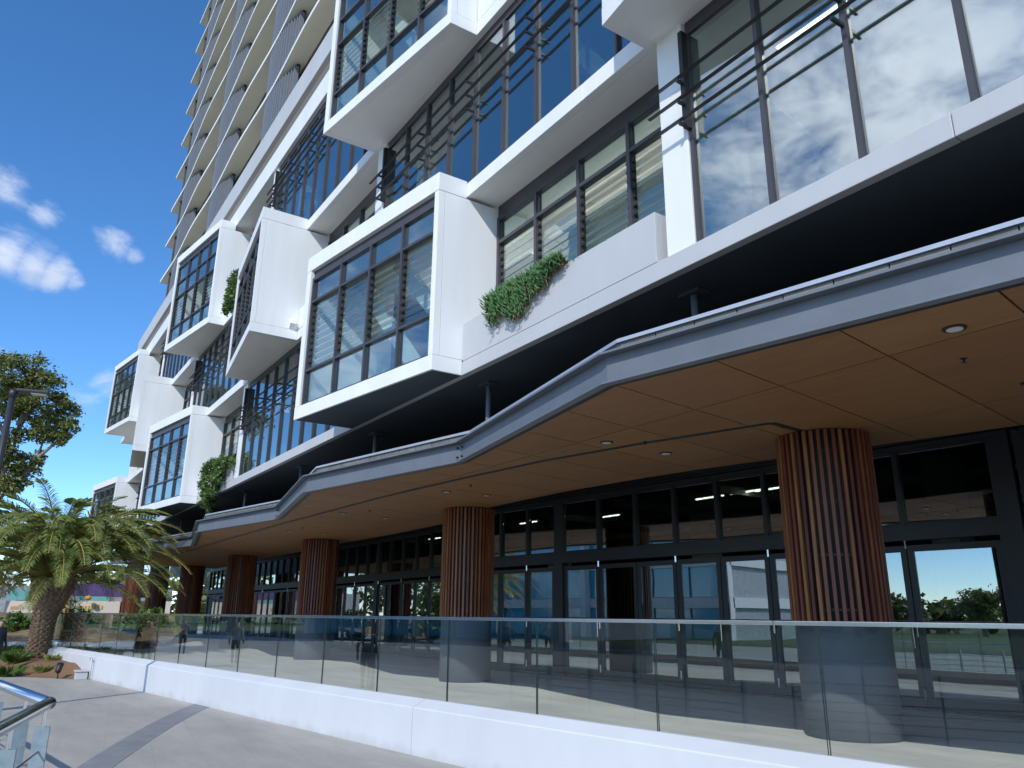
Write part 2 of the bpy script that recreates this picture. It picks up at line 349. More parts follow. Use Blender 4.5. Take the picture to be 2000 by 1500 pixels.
# ================================================================== podium building
FN = 5.89                       # plane of the slab edges
Z1, Z2, Z3, Z4 = 5.52, 8.77, 12.05, 16.17
SL, SR = -53.5, 7.0
pod = thing('podium_building', (-22, 6, 0), 'white podium with glazed boxes jutting out over the street canopy', 'building')
def fascia(z0, z1, mat, x0=SL, x1=SR, n0=FN):
    # joints every few metres, as in the cladding
    x = x0
    while x < x1 - .1:
        w = min(4.64, x1 - x); part('slab_edge', M().box(x, x + w - .006, n0, n0 + .12, z0, z1), mat, pod, bevel=.008); x += w
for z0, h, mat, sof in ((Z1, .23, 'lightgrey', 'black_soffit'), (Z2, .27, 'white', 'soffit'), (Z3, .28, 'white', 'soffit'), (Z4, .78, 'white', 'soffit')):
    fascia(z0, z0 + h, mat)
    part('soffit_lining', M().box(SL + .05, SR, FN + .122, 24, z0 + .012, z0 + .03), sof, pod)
    part('floor_slab', M().box(SL + .1, SR, FN + .13, 24, z0 + .04, z0 + h - .01), 'carpet', pod)
for zz in (Z2,):
    for k in range(2):
        x = -4.9 + 1.3 * k
        lf_ = part('office_light', M().box(x, x + 1.0, 7.2, 7.32, zz - .035, zz + .008), 'greyp', pod); part('light_tube', M().box(x + .02, x + .98, 7.22, 7.3, zz - .05, zz - .036), 'officetube', lf_)
part('core_wall', M().box(SL + 1, SR, 10.5, 10.8, Z1 + .25, Z4), 'int_white', pod)
part('end_wall', M().box(SL + .2, SL + .5, 6.6, 24, Z1 + .25, Z4), 'white', pod)
# roof recess and parapet
part('roof_recess', M().box(SL + .2, SR, 6.5, 7.2, Z4 + .78, 18.0), 'recess', pod)
part('recess_ledge', M().box(SL, SR, FN + .02, 6.6, Z4 + .785, Z4 + .84), 'recess', pod)
xq = SL
while xq < SR - .1:
    part('parapet_panel', M().box(xq, min(xq + 6.2, SR) - .01, 6.0, 6.16, 17.95, 18.9), 'lightgrey', pod, bevel=.008); xq += 6.2
part('parapet_soffit', M().box(SL, SR, 6.165, 9.5, 17.97, 18.05), 'soffit', pod)
BLADES = {}
def blade_mesh(L, mat='louvre'):
    k = (round(L, 3), mat)
    if k not in BLADES: BLADES[k] = mesh('louvre_blade', M().box(0, L, -.0035, .0035, -.060, .060), mat)
    return BLADES[k]
def louvres(parent, O, e, inw, u0, u1, z0, z1, tilt, single, pitch=.132):
    """a bank of glass blades between u0 and u1 on the line O + e u; inw points into the room"""
    n = max(1, int((z1 - z0) / pitch)); pitch = (z1 - z0) / n; L = u1 - u0
    ang = math.atan2(e.y, e.x); me = blade_mesh(L); joined = M(); clips = M()
    for k in range(n):
        c = O + e * u0 + ZV * (z0 + pitch * (k + .5)); a = math.radians(tilt + random.uniform(-1.2, 1.2))
        if single:
            o = inst('louvre_blade', me, parent, c, (-a, 0, ang))
        else:
            up = (ZV * math.cos(a) + inw * math.sin(a)).normalized(); dn = e.cross(up).normalized()
            joined.fbox(c, e, dn, up, 0, L, -.0035, .0035, -.060, .060)
        up = ZV * math.cos(a) + inw * math.sin(a); lo = -up * .072
        for uu in (-.012, L - .03):
            clips.fbox(c + lo, e, inw, ZV, uu, uu + .042, -.012 - .02 * math.sin(a), .03, -.018, .022)
    part('louvre_clip_strip', clips, 'black', parent)['kind'] = 'stuff'
    if not single: o = part('louvre_blades', joined, 'louvre', parent); o['kind'] = 'stuff'
def pane(parent, O, e, inw, u0, u1, z0, z1, mat='pane', v=.03):
    return part('glass_pane', M().fbox(O, e, inw, ZV, u0, u1, v, v + .01, z0, z1), mat, parent)
def bay(R, z0, zt, kind, lvl, single, tilts=(10, 14, 34, 20), label=None):
    s0, s1 = R - 4.55, R
    nR, nL = (5.34, 4.66) if kind == 1 else (4.64, 5.20)
    hb = .34 if lvl < 3 else .33
    zb, ztp = z0 + .26, zt - hb
    P0, P1 = Vector((s0, nL, 0)), Vector((s1, nR, 0)); e = (P1 - P0).normalized(); inw = Vector((-e.y, e.x, 0)); Lf = (P1 - P0).length
    bk = FN - .004
    sh = M()
    pr = .004
    sh.prism([(s0 - pr, nL - pr), (s1 + pr, nR - pr), (s1 + pr, bk), (s0 - pr, bk)], z0, zb - .006)
    sh.prism([(s0 - pr, nL - pr), (s1 + pr, nR - pr), (s1 + pr, bk), (s0 - pr, bk)], ztp + .006, zt)
    jr, jl = .115, .17
    a = P1 - e * jr; c = P0 + e * jl
    sh.prism([(s1, nR), (s1, nR + .125), (a.x + inw.x * .13, a.y + inw.y * .13), (a.x, a.y)], zb, ztp)
    sh.prism([(s1, nR + .131), (s1, 6.62), (s1 - .14, 6.62), (s1 - .14, nR + .131)], zb, ztp)
    sh.box(s1 - .135, s1 - .012, nR + .124, nR + .132, zb + .01, ztp - .01)
    sh.prism([(s0, nL), (c.x, c.y), (c.x + inw.x * .2, c.y + inw.y * .2), (s0 + .14, 6.62), (s0, 6.62)], zb, ztp)
    b = part('projecting_bay', sh, 'white', pod, label=label); bev(b, .006)
    if lvl == 1:
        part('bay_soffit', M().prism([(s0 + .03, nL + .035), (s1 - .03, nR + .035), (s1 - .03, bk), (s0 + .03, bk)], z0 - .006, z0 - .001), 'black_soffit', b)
    else:
        part('bay_soffit', M().prism([(s0 + .17, nL + .17), (s1 - .17, nR + .17), (s1 - .17, bk), (s0 + .17, bk)], z0 - .005, z0 - .0005), 'soffit', b)
    part('room_ceiling', M().prism([(s0 + .16, nL + .3), (s1 - .16, nR + .3), (s1 - .16, 6.6), (s0 + .16, 6.6)], ztp - .04, ztp - .01), 'int_ceil', b)
    part('room_floor', M().prism([(s0 + .16, nL + .3), (s1 - .16, nR + .3), (s1 - .16, 6.6), (s0 + .16, 6.6)], zb + .01, zb + .03), 'carpet', b)
    # glazing
    O = P0 + inw * .07
    us = [Lf * w for w in (.042, .292, .527, .757, .972)]
    if lvl < 3: rows = [z0 + .28, z0 + 1.0, z0 + 2.50, zt - .54]; kinds = ['p', 'l', 'p']
    else: rows = [z0 + .25, z0 + .94, z0 + 2.30, z0 + 2.99, zt - .55]; kinds = ['p', 'l', 'p', 'p']
    fr = M(); d0, d1 = -.02, .10
    fr.fbox(O, e, inw, ZV, us[0] - .05, us[-1] + .02, d0 + .03, d1, rows[-1] + .03, ztp)      # head band
    for z in rows: fr.fbox(O, e, inw, ZV, us[0], us[-1], d0, d1, z - .025, z + .025)
    for i, u in enumerate(us):
        fr.fbox(O, e, inw, ZV, u - .026, u + .026, d0 - .006, d1 - .004, rows[0] - .034, rows[-1] + .033)
    part('window_frame', fr, 'frame', b)
    for c0 in range(4):
        ua, ub = us[c0] + .034, us[c0 + 1] - .034
        for r, k in enumerate(kinds):
            za, zc = rows[r] + .032, rows[r + 1] - .032
            if k == 'p': pane(b, O, e, inw, ua, ub, za, zc)
            else: louvres(b, O + inw * .045, e, inw, ua + .01, ub - .01, za, zc, tilts[c0], single)
    # white diagonal steel braces standing behind the glass
    br = M(); za, zc = z0 + .3, zt - .4
    for (ua, ub) in ((.10, .66), (.40, .98)):
        A = P0 + e * (Lf * ua) + inw * 1.0; Bq = P0 + e * (Lf * ub) + inw * 1.0
        p0 = A + ZV * zc; p1 = Bq + ZV * za; d = (p1 - p0).normalized(); q = inw; w = d.cross(q).normalized()
        br.fbox(p0, d, q, w, 0, (p1 - p0).length, 0, .16, -.14, .14)
    part('brace', br, 'int_white', b)
    return b
def louvre_window(R, z0, zs, lvl, single, tilts=(4, 7, 20, 13), width=4.55):
    s0, s1 = R + .02, R + width; O = Vector((s0, 6.53, 0)); e = Vector((1, 0, 0)); inw = Vector((0, 1, 0)); L = s1 - s0
    us = [0.03 + (L - .06) * k / 4 for k in range(5)]
    if lvl < 3: rows = [z0 + .27, z0 + 2.53, zs - .26]; kinds = ['l', 'p']
    else: rows = [z0 + .27, z0 + 2.3, z0 + 3.0, zs - .26]; kinds = ['l', 'p', 'p']
    fr = M()
    fr.fbox(O, e, inw, ZV, 0, L, .0, .1, rows[-1] + .03, zs + .006)
    for z in rows: fr.fbox(O, e, inw, ZV, 0, L, -.02, .1, z - .03, z + .03)
    for u in us: fr.fbox(O, e, inw, ZV, u - .032, u + .032, -.026, .096, rows[0] - .034, rows[-1] + .033)
    f = part('louvre_window', fr, 'frame', pod)
    for c0 in range(4):
        ua, ub = us[c0] + .034, us[c0 + 1] - .034
        for r, k in enumerate(kinds):
            za, zc = rows[r] + .032, rows[r + 1] - .032
            if k == 'p': pane(f, O, e, inw, ua, ub, za, zc)
            else: louvres(f, O + inw * .045, e, inw, ua + .01, ub - .01, za, zc, tilts[c0], single)
    br = M(); p0 = Vector((s0 + .3, 7.3, zs - .9)); p1 = Vector((s0 + 1.6, 7.3, z0 + .3)); d = (p1 - p0).normalized(); w = d.cross(inw).normalized()
    br.fbox(p0, d, inw, w, 0, (p1 - p0).length, 0, .16, -.14, .14); part('brace', br, 'int_white', f)
    return f
def curtain(sa, sb, z0, zs, lvl, shade_over=0.0, near=False):
    O = Vector((sa, 5.99, 0)); e = Vector((1, 0, 0)); inw = Vector((0, 1, 0)); L = sb - sa; n = max(2, round(L / .945)); w = L / n
    zb = z0 + (.235 if lvl == 1 else .275); fr = M()
    fr.fbox(O, e, inw, ZV, 0, L, .02, .14, zs - .17, zs + .008)
    fr.fbox(O, e, inw, ZV, 0, L, .03, .13, zb, zb + .035)
    f = part('curtain_wall', fr, 'frame', pod)
    for k in range(n + 1):
        u = k * w; part('mullion', M().fbox(O, e, inw, ZV, u - .026, u + .026, -.006, .07, zb + .04, zs - .175), 'frame', f)
        if k < n: pane(f, O, e, inw, u + .03, u + w - .03, zb + .037, zs - .175, 'curtain', .045)
        # bracket that carries the sunshade blades
        if k == 0: part('shade_post', M().fbox(O, e, inw, ZV, u - .03, u + .03, -.10, -.010, zs - 1.52, zs - .18), 'black', f)
        for j in range(3 if k % 2 == 0 else 0): part('shade_arm', M().fbox(O, e, inw, ZV, u - .016, u + .016, -.19, -.008 if k else -.101, zs - .90 - .29 * j - .04, zs - .90 - .29 * j - .002), 'black', f)
    for j in range(3):
        z = zs - .88 - .29 * j; bl = M(); prof = [(-.205, 0), (-.195, .007), (-.175, .008), (-.148, .004), (-.148, -.003), (-.175, -.005)]
        x0, x1 = sa - shade_over, sb
        vs = [(x0, 5.99 + p, z + q) for p, q in prof] + [(x1, 5.99 + p, z + q) for p, q in prof]; k = len(prof)
        bl.add(vs, [tuple(range(k)), tuple(range(2 * k - 1, k - 1, -1))] + [(i, k + i, k + (i + 1) % k, (i + 1) % k) for i in range(k)])
        part('sunshade_blade', bl, 'frame', f)
    # raking white steel brace in the room
    br = M(); p0 = Vector((sa + .15, 6.9, zs - .8)); p1 = Vector((sa + 1.5, 6.9, z0 + .3)); d = (p1 - p0).normalized(); q = inw; ww = d.cross(q).normalized()
    br.fbox(p0, d, q, ww, 0, (p1 - p0).length, 0, .16, -.14, .14)
    p0 = Vector((sa + 5.2, 6.9, zs - .3)); p1 = Vector((sa + 7.0, 6.9, z0 + .3)); d = (p1 - p0).normalized(); ww = d.cross(q).normalized()
    if L > 7.5: br.fbox(p0, d, q, ww, 0, (p1 - p0).length, 0, .16, -.14, .14)
    part('brace', br, 'int_white', f)
    return f
def partition(R, z0, zs):
    part('partition_wall', M().box(R - 4.5, R + 4.5, 7.55, 7.7, z0 + .26, zs + .01), 'int_white', pod)
    for a, b in ((R - 4.3, R - .2), (R + .2, R + 4.3)):  # concealed fill lights, added only to lift the dark room ceilings
        h_ = part('added_fill_light', M().box(a, b, 7.36, 7.545, zs - .62, zs - .56), 'int_white', pod); part('added_fill_strip', M().box(a + .03, b - .03, 7.40, 7.50, zs - .559, zs - .54), 'addedfill', h_)
def planter(R, z0, mat, s1=None):
    s0, s1 = R + .02, (R + 4.47) if s1 is None else s1
    m_ = M()
    zt = z0 + .89; zb = z0 + (.236 if z0 < 6 else .286)
    m_.box(s0, s1, FN + .001, FN + .09, zb, zt); m_.box(s0, s1 - .002, 6.36, 6.45, zb, zt - .001); m_.box(s1 - .09, s1 - .001, FN + .092, 6.358, zb, zt - .0005); m_.box(s0 + .001, s0 + .09, FN + .092, 6.358, zb, zt - .0005)
    p = part('planter', m_, mat, pod, bevel=.006); part('soil', M().box(s0 + .095, s1 - .095, FN + .095, 6.355, zb + .1, zt - .12), 'mulch', p)
def module(R, z0, zs, ztop, kind, lvl, single, left=None, near=False, curtain_to=None, lab=None, bx=True, tilts=(5, 8, 20, 8)):
    if bx: bay(R, z0, ztop, kind, lvl, single, tilts, lab)
    louvre_window(R, z0, zs, lvl, single and lvl == 1 and R > -15)
    part('pier', M().box(R + 4.58, R + 5.0, 5.96, 6.75, z0 + (.235 if lvl == 1 else .285), zs + .01), 'white', pod, bevel=.006)
    curtain(R + 5.03, curtain_to if curtain_to is not None else R + 18.55 - 4.6, z0, zs, lvl, .5, near)
    planter(R, z0, 'lightgrey' if lvl == 1 else 'white'); partition(R, z0, zs)
L1 = [(-10.3, True), (-28.95, True), (-47.5, False)]
for R, sg in L1: module(R, Z1, Z2, 9.07, 1, 1, sg, curtain_to=(3.6 if R > -12 else R + 18.65 - 4.6), tilts=((4, 7, 20, 9) if R > -12 else (4, 6, 4, 6)))
L2 = [(-1.32, False), (-19.15, False), (-37.55, False)]
for R, sg in L2: module(R, Z2, Z3, 12.35, 2, 2, sg, curtain_to=(4.9 + 2 if R > -5 else R + 18.2 - 4.6))
L3 = [(-10.12, True), (-28.2, True), (-46.5, False)]
for R, sg in L3: module(R, Z3, Z4, 16.3, 1, 3, sg, curtain_to=(3.6 if R > -12 else R + 18.15 - 4.6), tilts=(6, 34, 30, 12))
# ================================================================== tower over the podium
tow = thing('residential_tower', (-30, 9, 18.9), 'tall beige tower of thin balcony slabs with slate batten screens', 'building')
TX0, TX1 = -61.7, 2.0
ZS = [20.45 + 3.1 * k for k in range(15)]
def tedge(x): return 7.80 + .055 * math.cos(2 * PI * (x + 33.5) / 11.4)
for z in ZS:
    xs = [TX0 + (TX1 - TX0) * i / 90 for i in range(91)]
    poly = [(x, tedge(x)) for x in xs]
    sm = M()
    n = len(poly)
    vs = [(x, y, z) for x, y in poly] + [(x, y, z + .2) for x, y in poly] + [(x, 9.6, z) for x, y in poly] + [(x, 9.6, z + .2) for x, y in poly]
    fs = []
    for i in range(n - 1):
        fs += [(i, i + 1, n + i + 1, n + i), (2 * n + i + 1, i + 1, i, 2 * n + i)[::-1][::-1], (n + i, n + i + 1, 3 * n + i + 1, 3 * n + i)]
    fs += [(0, n, 3 * n, 2 * n), (n - 1, 3 * n - 1, 4 * n - 1, 2 * n - 1)]
    sm.add(vs, fs); o = part('balcony_slab', sm, 'beige', tow)
    em = M(); vs = []; fs = []
    for i, (x, y) in enumerate(poly): vs += [(x, y - .006, z - .004), (x, y - .006, z + .206), (x, y + .05, z + .206), (x, y + .05, z - .004)]
    for i in range(n - 1):
        for k in range(4): fs.append((4 * i + k, 4 * i + 4 + k, 4 * i + 4 + (k + 1) % 4, 4 * i + (k + 1) % 4))
    fs += [(0, 1, 2, 3), (4 * n - 1, 4 * n - 2, 4 * n - 3, 4 * n - 4)]
    em.add(vs, fs); part('slab_edge', em, 'slabedge', o)
    part('balcony_rail', M().box(TX0 + 1.5, TX1, 8.5, 8.53, z + 1.12, z + 1.17).box(TX0 + 1.5, TX1, 8.5, 8.53, z + .75, z + .78), 'black', tow)
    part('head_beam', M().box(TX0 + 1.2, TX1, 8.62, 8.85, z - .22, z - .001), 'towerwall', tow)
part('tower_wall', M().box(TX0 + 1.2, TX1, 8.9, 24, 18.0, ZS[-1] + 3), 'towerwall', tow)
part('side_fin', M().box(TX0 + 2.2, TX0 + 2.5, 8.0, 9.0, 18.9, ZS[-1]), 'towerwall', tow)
def interp0(P, x):
    for a, b in zip(P[:-1], P[1:]):
        if b[0] <= x <= a[0]: t = (x - a[0]) / (b[0] - a[0]); return a[1] + t * (b[1] - a[1])
    return P[-1][1]
def screen_mesh():
    m_ = M(); P = [(0, .46), (-.35, .41), (-1.1, .24), (-1.75, .15), (-2.45, .13), (-3.2, .16), (-4.0, .24)]
    pts = [(-.27 * k, interp0(P, -.27 * k)) for k in range(15)]
    for i, (x, y) in enumerate(pts): m_.box(x - .055, x + .055, y - .12, y + .10, .2, 2.93)
    dark = M()
    for i in range(len(pts) - 1):
        a, b = pts[i], pts[i + 1]; dark.prism([(a[0], a[1] + .02), (b[0], b[1] + .02), (b[0], b[1] + .16), (a[0], a[1] + .16)], 2.72, 3.09)
        dark.prism([(a[0], a[1] + .14), (b[0], b[1] + .14), (b[0], b[1] + .16), (a[0], a[1] + .16)], .2, 2.72)
    return mesh('batten_screen', m_, 'slate'), mesh('screen_rail', dark, 'black')
smesh, drail = screen_mesh()
for z in ZS[:-1]:
    for k in range(4):
        x = -30.9 + 11.4 * (1 - k); o = inst('batten_screen', smesh, tow, (x, 7.8, z)); r = inst('screen_rail', drail, o, (x, 7.8, z))
# ================================================================== street canopy
ZC = 4.15
can = thing('street_canopy', (-20, 7, 0), 'zigzag edged canopy with grey steel channel and brown ply soffit', 'canopy')
NODES = [(3.46, 5.02), (-1.17, 5.9), (-5.83, 5.01), (-10.41, 5.91), (-14.95, 5.01), (-19.8, 5.97), (-24.55, 5.07), (-29.6, 6.02), (-34.6, 5.12), (-39.3, 6.05), (-44.0, 5.15)]
BACK = [(6, 12.0), (-2.0, 10.9), (-5.04, 10.32), (-7.48, 9.78), (-9.3, 9.42), (-11.91, 9.2), (-15.2, 9.26), (-16.6, 9.6), (-18.2, 10.02), (-21.91, 10.15), (-25.81, 10.08), (-31.96, 10.27), (-37.59, 10.4), (-60, 11.0)]
def interp(P, x):
    for a, b in zip(P[:-1], P[1:]):
        if min(a[0], b[0]) <= x <= max(a[0], b[0]):
            t = (x - a[0]) / (b[0] - a[0]); return a[1] + t * (b[1] - a[1])
    return P[0][1] if x > P[0][0] else P[-1][1]
# joints of the soffit panels: four panels to each facet of the zigzag, raked a little
joints = []
for a, b in zip(NODES[:-1], NODES[1:]):
    for k in range(4): t = k / 4; joints.append((a[0] + (b[0] - a[0]) * t, a[1] + (b[1] - a[1]) * t))
joints.append(NODES[-1])
SK = .145
def jx(j, n): return joints[j][0] - SK * (n - joints[j][1])
def backpt(j):
    x = joints[j][0]; n = 9.5
    for _ in range(6): n = interp(BACK, x); x = joints[j][0] - SK * (n - joints[j][1])
    return (x, n)
g = .009
for j in range(len(joints) - 1):
    rows = [lambda q: joints[q][1] + .20, lambda q: 6.65, lambda q: min(9.05, backpt(q)[1] - .12), lambda q: backpt(q)[1]]
    for r in range(3):
        n00, n01 = rows[r](j), rows[r](j + 1); n10, n11 = rows[r + 1](j), rows[r + 1](j + 1)
        poly = [(jx(j, n00) - g, n00 + g), (jx(j, n10) - g, n10 - g), (jx(j + 1, n11) + g, n11 - g), (jx(j + 1, n01) + g, n01 + g)]
        part('soffit_panel', M().prism(poly, ZC, ZC + .018), 'ply', can)
# dark void above the panels, and roof
for a, b in zip(NODES[:-1], NODES[1:]):
    part('roof_deck', M().prism([(a[0], a[1] + .13), (b[0], b[1] + .13), (b[0], interp(BACK, b[0]) - .02), (a[0], interp(BACK, a[0]) - .02)], ZC + .05, 4.40), 'black', can)
def seg(name, off0, off1, z0, z1, mat, trim=0.0, **kw):
    """one strip per facet, mitred at the corners; off measured inward (towards the building)"""
    k = len(NODES)
    def mit(i, off):
        p = Vector((*NODES[i], 0)); dirs = []
        if i > 0: dirs.append((p - Vector((*NODES[i - 1], 0))).normalized())
        if i < k - 1: dirs.append((Vector((*NODES[i + 1], 0)) - p).normalized())
        ns = [Vector((d.y, -d.x, 0)) for d in dirs]; ns = [v if v.y > 0 else -v for v in ns]
        nn = sum(ns, Vector()).normalized(); c = nn.dot(ns[0]); q = p + nn * (off / c); return (q.x, q.y)
    for i in range(k - 1):
        part(name, M().prism([mit(i, off0), mit(i + 1, off0), mit(i + 1, off1), mit(i, off1)], z0, z1), mat, can, **kw)
seg('channel_web', .075, .09, 4.137, 4.43, 'steel')
seg('channel_top_flange', -.03, .09, 4.431, 4.455, 'steel')
seg('channel_bottom_flange', -.01, .088, 4.112, 4.136, 'steel')
seg('shadow_gap', .092, .185, 4.126, 4.30, 'black')
seg('gutter_back', .32, .34, 4.38, 4.62, 'black')
seg('roof_flashing', .22, .36, 4.622, 4.662, 'flash')
seg('gutter_floor', .09, .315, 4.40, 4.415, 'steel')
# ends of the roof pans under the flashing
for a, b in zip(NODES[:-1], NODES[1:]):
    A, Bv = Vector((*a, 0)), Vector((*b, 0)); d = (Bv - A).normalized(); nrm = Vector((d.y, -d.x, 0)); nrm = nrm if nrm.y > 0 else -nrm; L = (Bv - A).length; n = int(L / .46); w = (L - .1) / n
    for k in range(n):
        part('roof_pan', M().fbox(A + nrm * .25, d, nrm, ZV, .05 + k * w, .05 + (k + 1) * w - .012, 0, .06 + .004 * (k % 2), 4.545, 4.619), 'pan', can)
# bolted splice plates at the inner corners of the channel
for i in (3, 5):
    p = NODES[i]; o = M()
    for dx in (-.07, .07):
        for dz in (4.21, 4.36): o.tube([(p[0] + dx, p[1] + .065, dz), (p[0] + dx, p[1] + .03, dz)], .014, 8)
    part('splice_bolts', o, 'black', can)
# slot in the soffit
SLOT = [(-6.02, 8.6), (-5.96, 7.89), (-7.8, 7.40), (-9.61, 7.04), (-11.85, 6.82), (-14.89, 6.63), (-20.5, 6.52), (-27, 6.5), (-36, 6.6)]
sm = M()
for a, b in zip(SLOT[:-1], SLOT[1:]):
    A, Bv = Vector((*a, 0)), Vector((*b, 0)); d = (Bv - A).normalized(); nv = Vector((-d.y, d.x, 0)); sm.fbox(A, d, nv, ZV, 0, (Bv - A).length, -.05, .05, ZC - .004, ZC + .03)
part('drainage_slot', sm, 'black', can)
ring = mesh('downlight', M().lathe(0, 0, [(.068, .0), (.092, .0), (.095, .012), (.068, .012)], 24), 'black', True)
lens = mesh('lens', M().lathe(0, 0, [(.066, -.004), (.0661, -.001)], 20), 'downl')
DL = [(-2.95, 6.42), (-8.02, 6.95), (-8.07, 8.15), (-13.3, 7.34), (-13.22, 8.22), (-17.8, 7.0), (-18.0, 8.2), (-22.6, 7.3), (-22.8, 8.4), (-3.3, 8.6), (-27.4, 7.2), (-27.6, 8.3), (-32, 7.4), (-32.2, 8.4)]
for x, y in DL:
    o = inst('downlight', ring, can, (x, y, ZC - .012)); inst('lens', lens, o, (x, y, ZC - .012))
spr = mesh('sprinkler', M().lathe(0, 0, [(.03, 0), (.03, -.004), (.008, -.005), (.008, -.035), (.022, -.036), (.022, -.04)][::-1], 12), 'black')
for x, y in [(-3.31, 7.28), (-7.67, 7.35), (-12.3, 7.3), (-16.9, 7.3), (-21.5, 7.3)]: inst('sprinkler', spr, can, (x, y, ZC - .0005))
for x in (-1.2, -5.85, -10.45, -15.0, -19.7, -24.9, -29.6, -34.3):
    p = part('hanger_post', M().tube([(x, 6.5, 4.4), (x, 6.5, 5.508)], .042, 12), 'steel', can, True); part('cap_plate', M().box(x - .16, x + .16, 6.4, 6.6, 5.49, 5.529), 'black_soffit', p)
part('bulkhead', M().prism([(p[0], p[1]) for p in BACK] + [(p[0], p[1] + .02) for p in BACK[::-1]], ZC + .02, 5.45), 'shopframe', can)
# ================================================================== columns
CN = 9.1
NB = 42
bat = mesh('batten', M().box(-.021, .021, -.0, .045, 0, 2.36), 'batten')
names = ['nearest round column with red timber battens on a charcoal base, at the right', 'second round timber battened column from the right', 'third round timber battened column from the right',
         'fourth round timber battened column from the right', 'fifth round timber battened column from the right, beside the latticed glass', 'sixth timber battened column from the right, at the palm frond tips',
         'farthest visible timber battened column, half hidden behind the palm', 'last timber battened column hidden beyond the palm']
for k in range(7):
    x = -6.1 - 9.28 * k - (.25 if k > 1 else 0); n = CN
    col = thing('battened_column', (x, n, .45), names[k], 'column', 'round columns under the canopy')
    part('column_base', M().lathe(x, n, [(.545, .452), (.56, .46), (.56, 1.775), (.545, 1.785)], 56), 'colbase', col, True)
    core = part('column_core', M().lathe(x, n, [(.54, 1.786), (.54, 5.4)], 40), 'colcore', col, True)
    hoops = M()
    for z in (1.9, 2.55, 3.2, 3.85):
        hoops.lathe(x, n, [(.546, z), (.552, z), (.552, z + .03), (.546, z + .03)], 40)
    part('hoop', hoops, 'black', col)
    for j in range(NB):
        t = 2 * PI * (j + .5 * (k % 2)) / NB
        inst('batten', bat, col, (x + .553 * math.cos(t), n + .553 * math.sin(t), 1.775 + random.uniform(-.004, .004)), (0, 0, t - PI / 2))
# ================================================================== shopfront
shop = thing('shopfront', (-20, 12.4, .45), 'black framed shopfront of glass folding doors behind the columns', 'shopfront')
def shop_run(A, Bp, us, doors, thick=()):
    A, Bp = Vector((*A, 0)), Vector((*Bp, 0)); e = (Bp - A).normalized(); inw = Vector((-e.y, e.x, 0)); inw = inw if inw.y > 0 else -inw; L = (Bp - A).length
    zh, zt0, zt1, zp = 2.98, 3.06, 3.31, 4.50
    part('transom_beam', M().fbox(A, e, inw, ZV, 0, L, -.05, .14, zt0, zt1), 'shopframe', shop)
    part('head_beam', M().fbox(A, e, inw, ZV, 0, L, -.03, .12, zp + .04, zp + .14), 'shopframe', shop)
    for k in range(5): part('vent_slat', M().fbox(A, e, inw, ZV, 0, L, -.02 + .006 * (k % 2), .06, zp + .165 + .06 * k, zp + .20 + .06 * k), 'shopframe', shop)
    part('sill', M().fbox(A, e, inw, ZV, 0, L, -.04, .12, .452, .485), 'shopframe', shop)
    for i, u in enumerate(us):
        w = .16 if i in thick else .04
        part('mullion', M().fbox(A, e, inw, ZV, u - w, u + w, -.035, .115, zt1 + .001, zp + .039), 'shopframe', shop)
        if i in thick: part('post', M().fbox(A, e, inw, ZV, u - w, u + w, -.055, .13, .487, zt0 - .001), 'shopframe', shop)
    for i in range(len(us) - 1):
        w0 = .16 if i in thick else .04; w1 = .16 if i + 1 in thick else .04
        ua, ub = us[i] + w0, us[i + 1] - w1
        part('transom_head_rail', M().fbox(A, e, inw, ZV, ua, ub, .0, .09, zp + .002, zp + .039), 'shopframe', shop)
        part('transom_sill_rail', M().fbox(A, e, inw, ZV, ua, ub, .0, .09, zt1 + .001, zt1 + .035), 'shopframe', shop)
        part('transom_light', M().fbox(A, e, inw, ZV, ua, ub, .03, .04, zt1 + .036, zp + .001), 'shopglass', shop)
        ang = random.uniform(-.35, .35) if doors else 0
        if not doors:
            part('fixed_pane', M().fbox(A, e, inw, ZV, ua, ub, .03, .04, .49, zt0 - .002), 'shopglass', shop); continue
        # a folding door leaf: stiles, rails, pane, hinge pins
        wj = .012 if i not in thick else 0
        ua2, ub2 = us[i] + (.165 if i in thick else .008), us[i + 1] - (.165 if i + 1 in thick else .008)
        d = M()
        d.fbox(A, e, inw, ZV, ua2, ua2 + .095, -.01, .055, .50, zh); d.fbox(A, e, inw, ZV, ub2 - .095, ub2, -.01, .055, .50, zh)
        d.fbox(A, e, inw, ZV, ua2 + .095, ub2 - .095, -.008, .053, .50, .66); d.fbox(A, e, inw, ZV, ua2 + .095, ub2 - .095, -.008, .053, zh - .10, zh)
        do = part('folding_door', d, 'shopframe', shop)
        part('door_pane', M().fbox(A, e, inw, ZV, ua2 + .096, ub2 - .096, .018, .028, .661, zh - .101), 'shopglass', do)
        hp = M(); u = ub2 if i % 2 else ua2
        for z in (.62, 1.55, zh - .05): hp.tube([A + e * u + inw * -.03 + ZV * z, A + e * u + inw * -.03 + ZV * (z + .16)], .011, 8)
        part('hinge', hp, 'stainless', do)
        if i % 3 == 0:
            u = ub2 - .05
            part('door_handle', M().tube([A + e * u + inw * -.05 + ZV * 1.38, A + e * u + inw * -.05 + ZV * 1.7], .012, 8), 'stainless', do)
A1, B1 = Vector((-18.9, 11.42)), Vector((-5.36, 12.76)); e1 = (B1 - A1).normalized()
def u1(s): return (s - A1.x) / e1.x
ss = [-18.85, -17.75, -16.65, -15.45, -14.1, -12.95, -11.85, -10.75, -9.65, -8.5, -7.1, -5.52]
shop_run(A1, B1, [u1(s) for s in ss], True, (3, 11))
A2, B2 = Vector((-5.2, 12.8)), Vector((4.5, 13.8)); shop_run(A2, B2, [.05, 2.4, 4.8, 7.2, 9.6], False, (0, 2, 4))
A3, B3 = Vector((-57.0, 13.1)), Vector((-19.2, 12.5)); L3_ = (B3 - A3).length
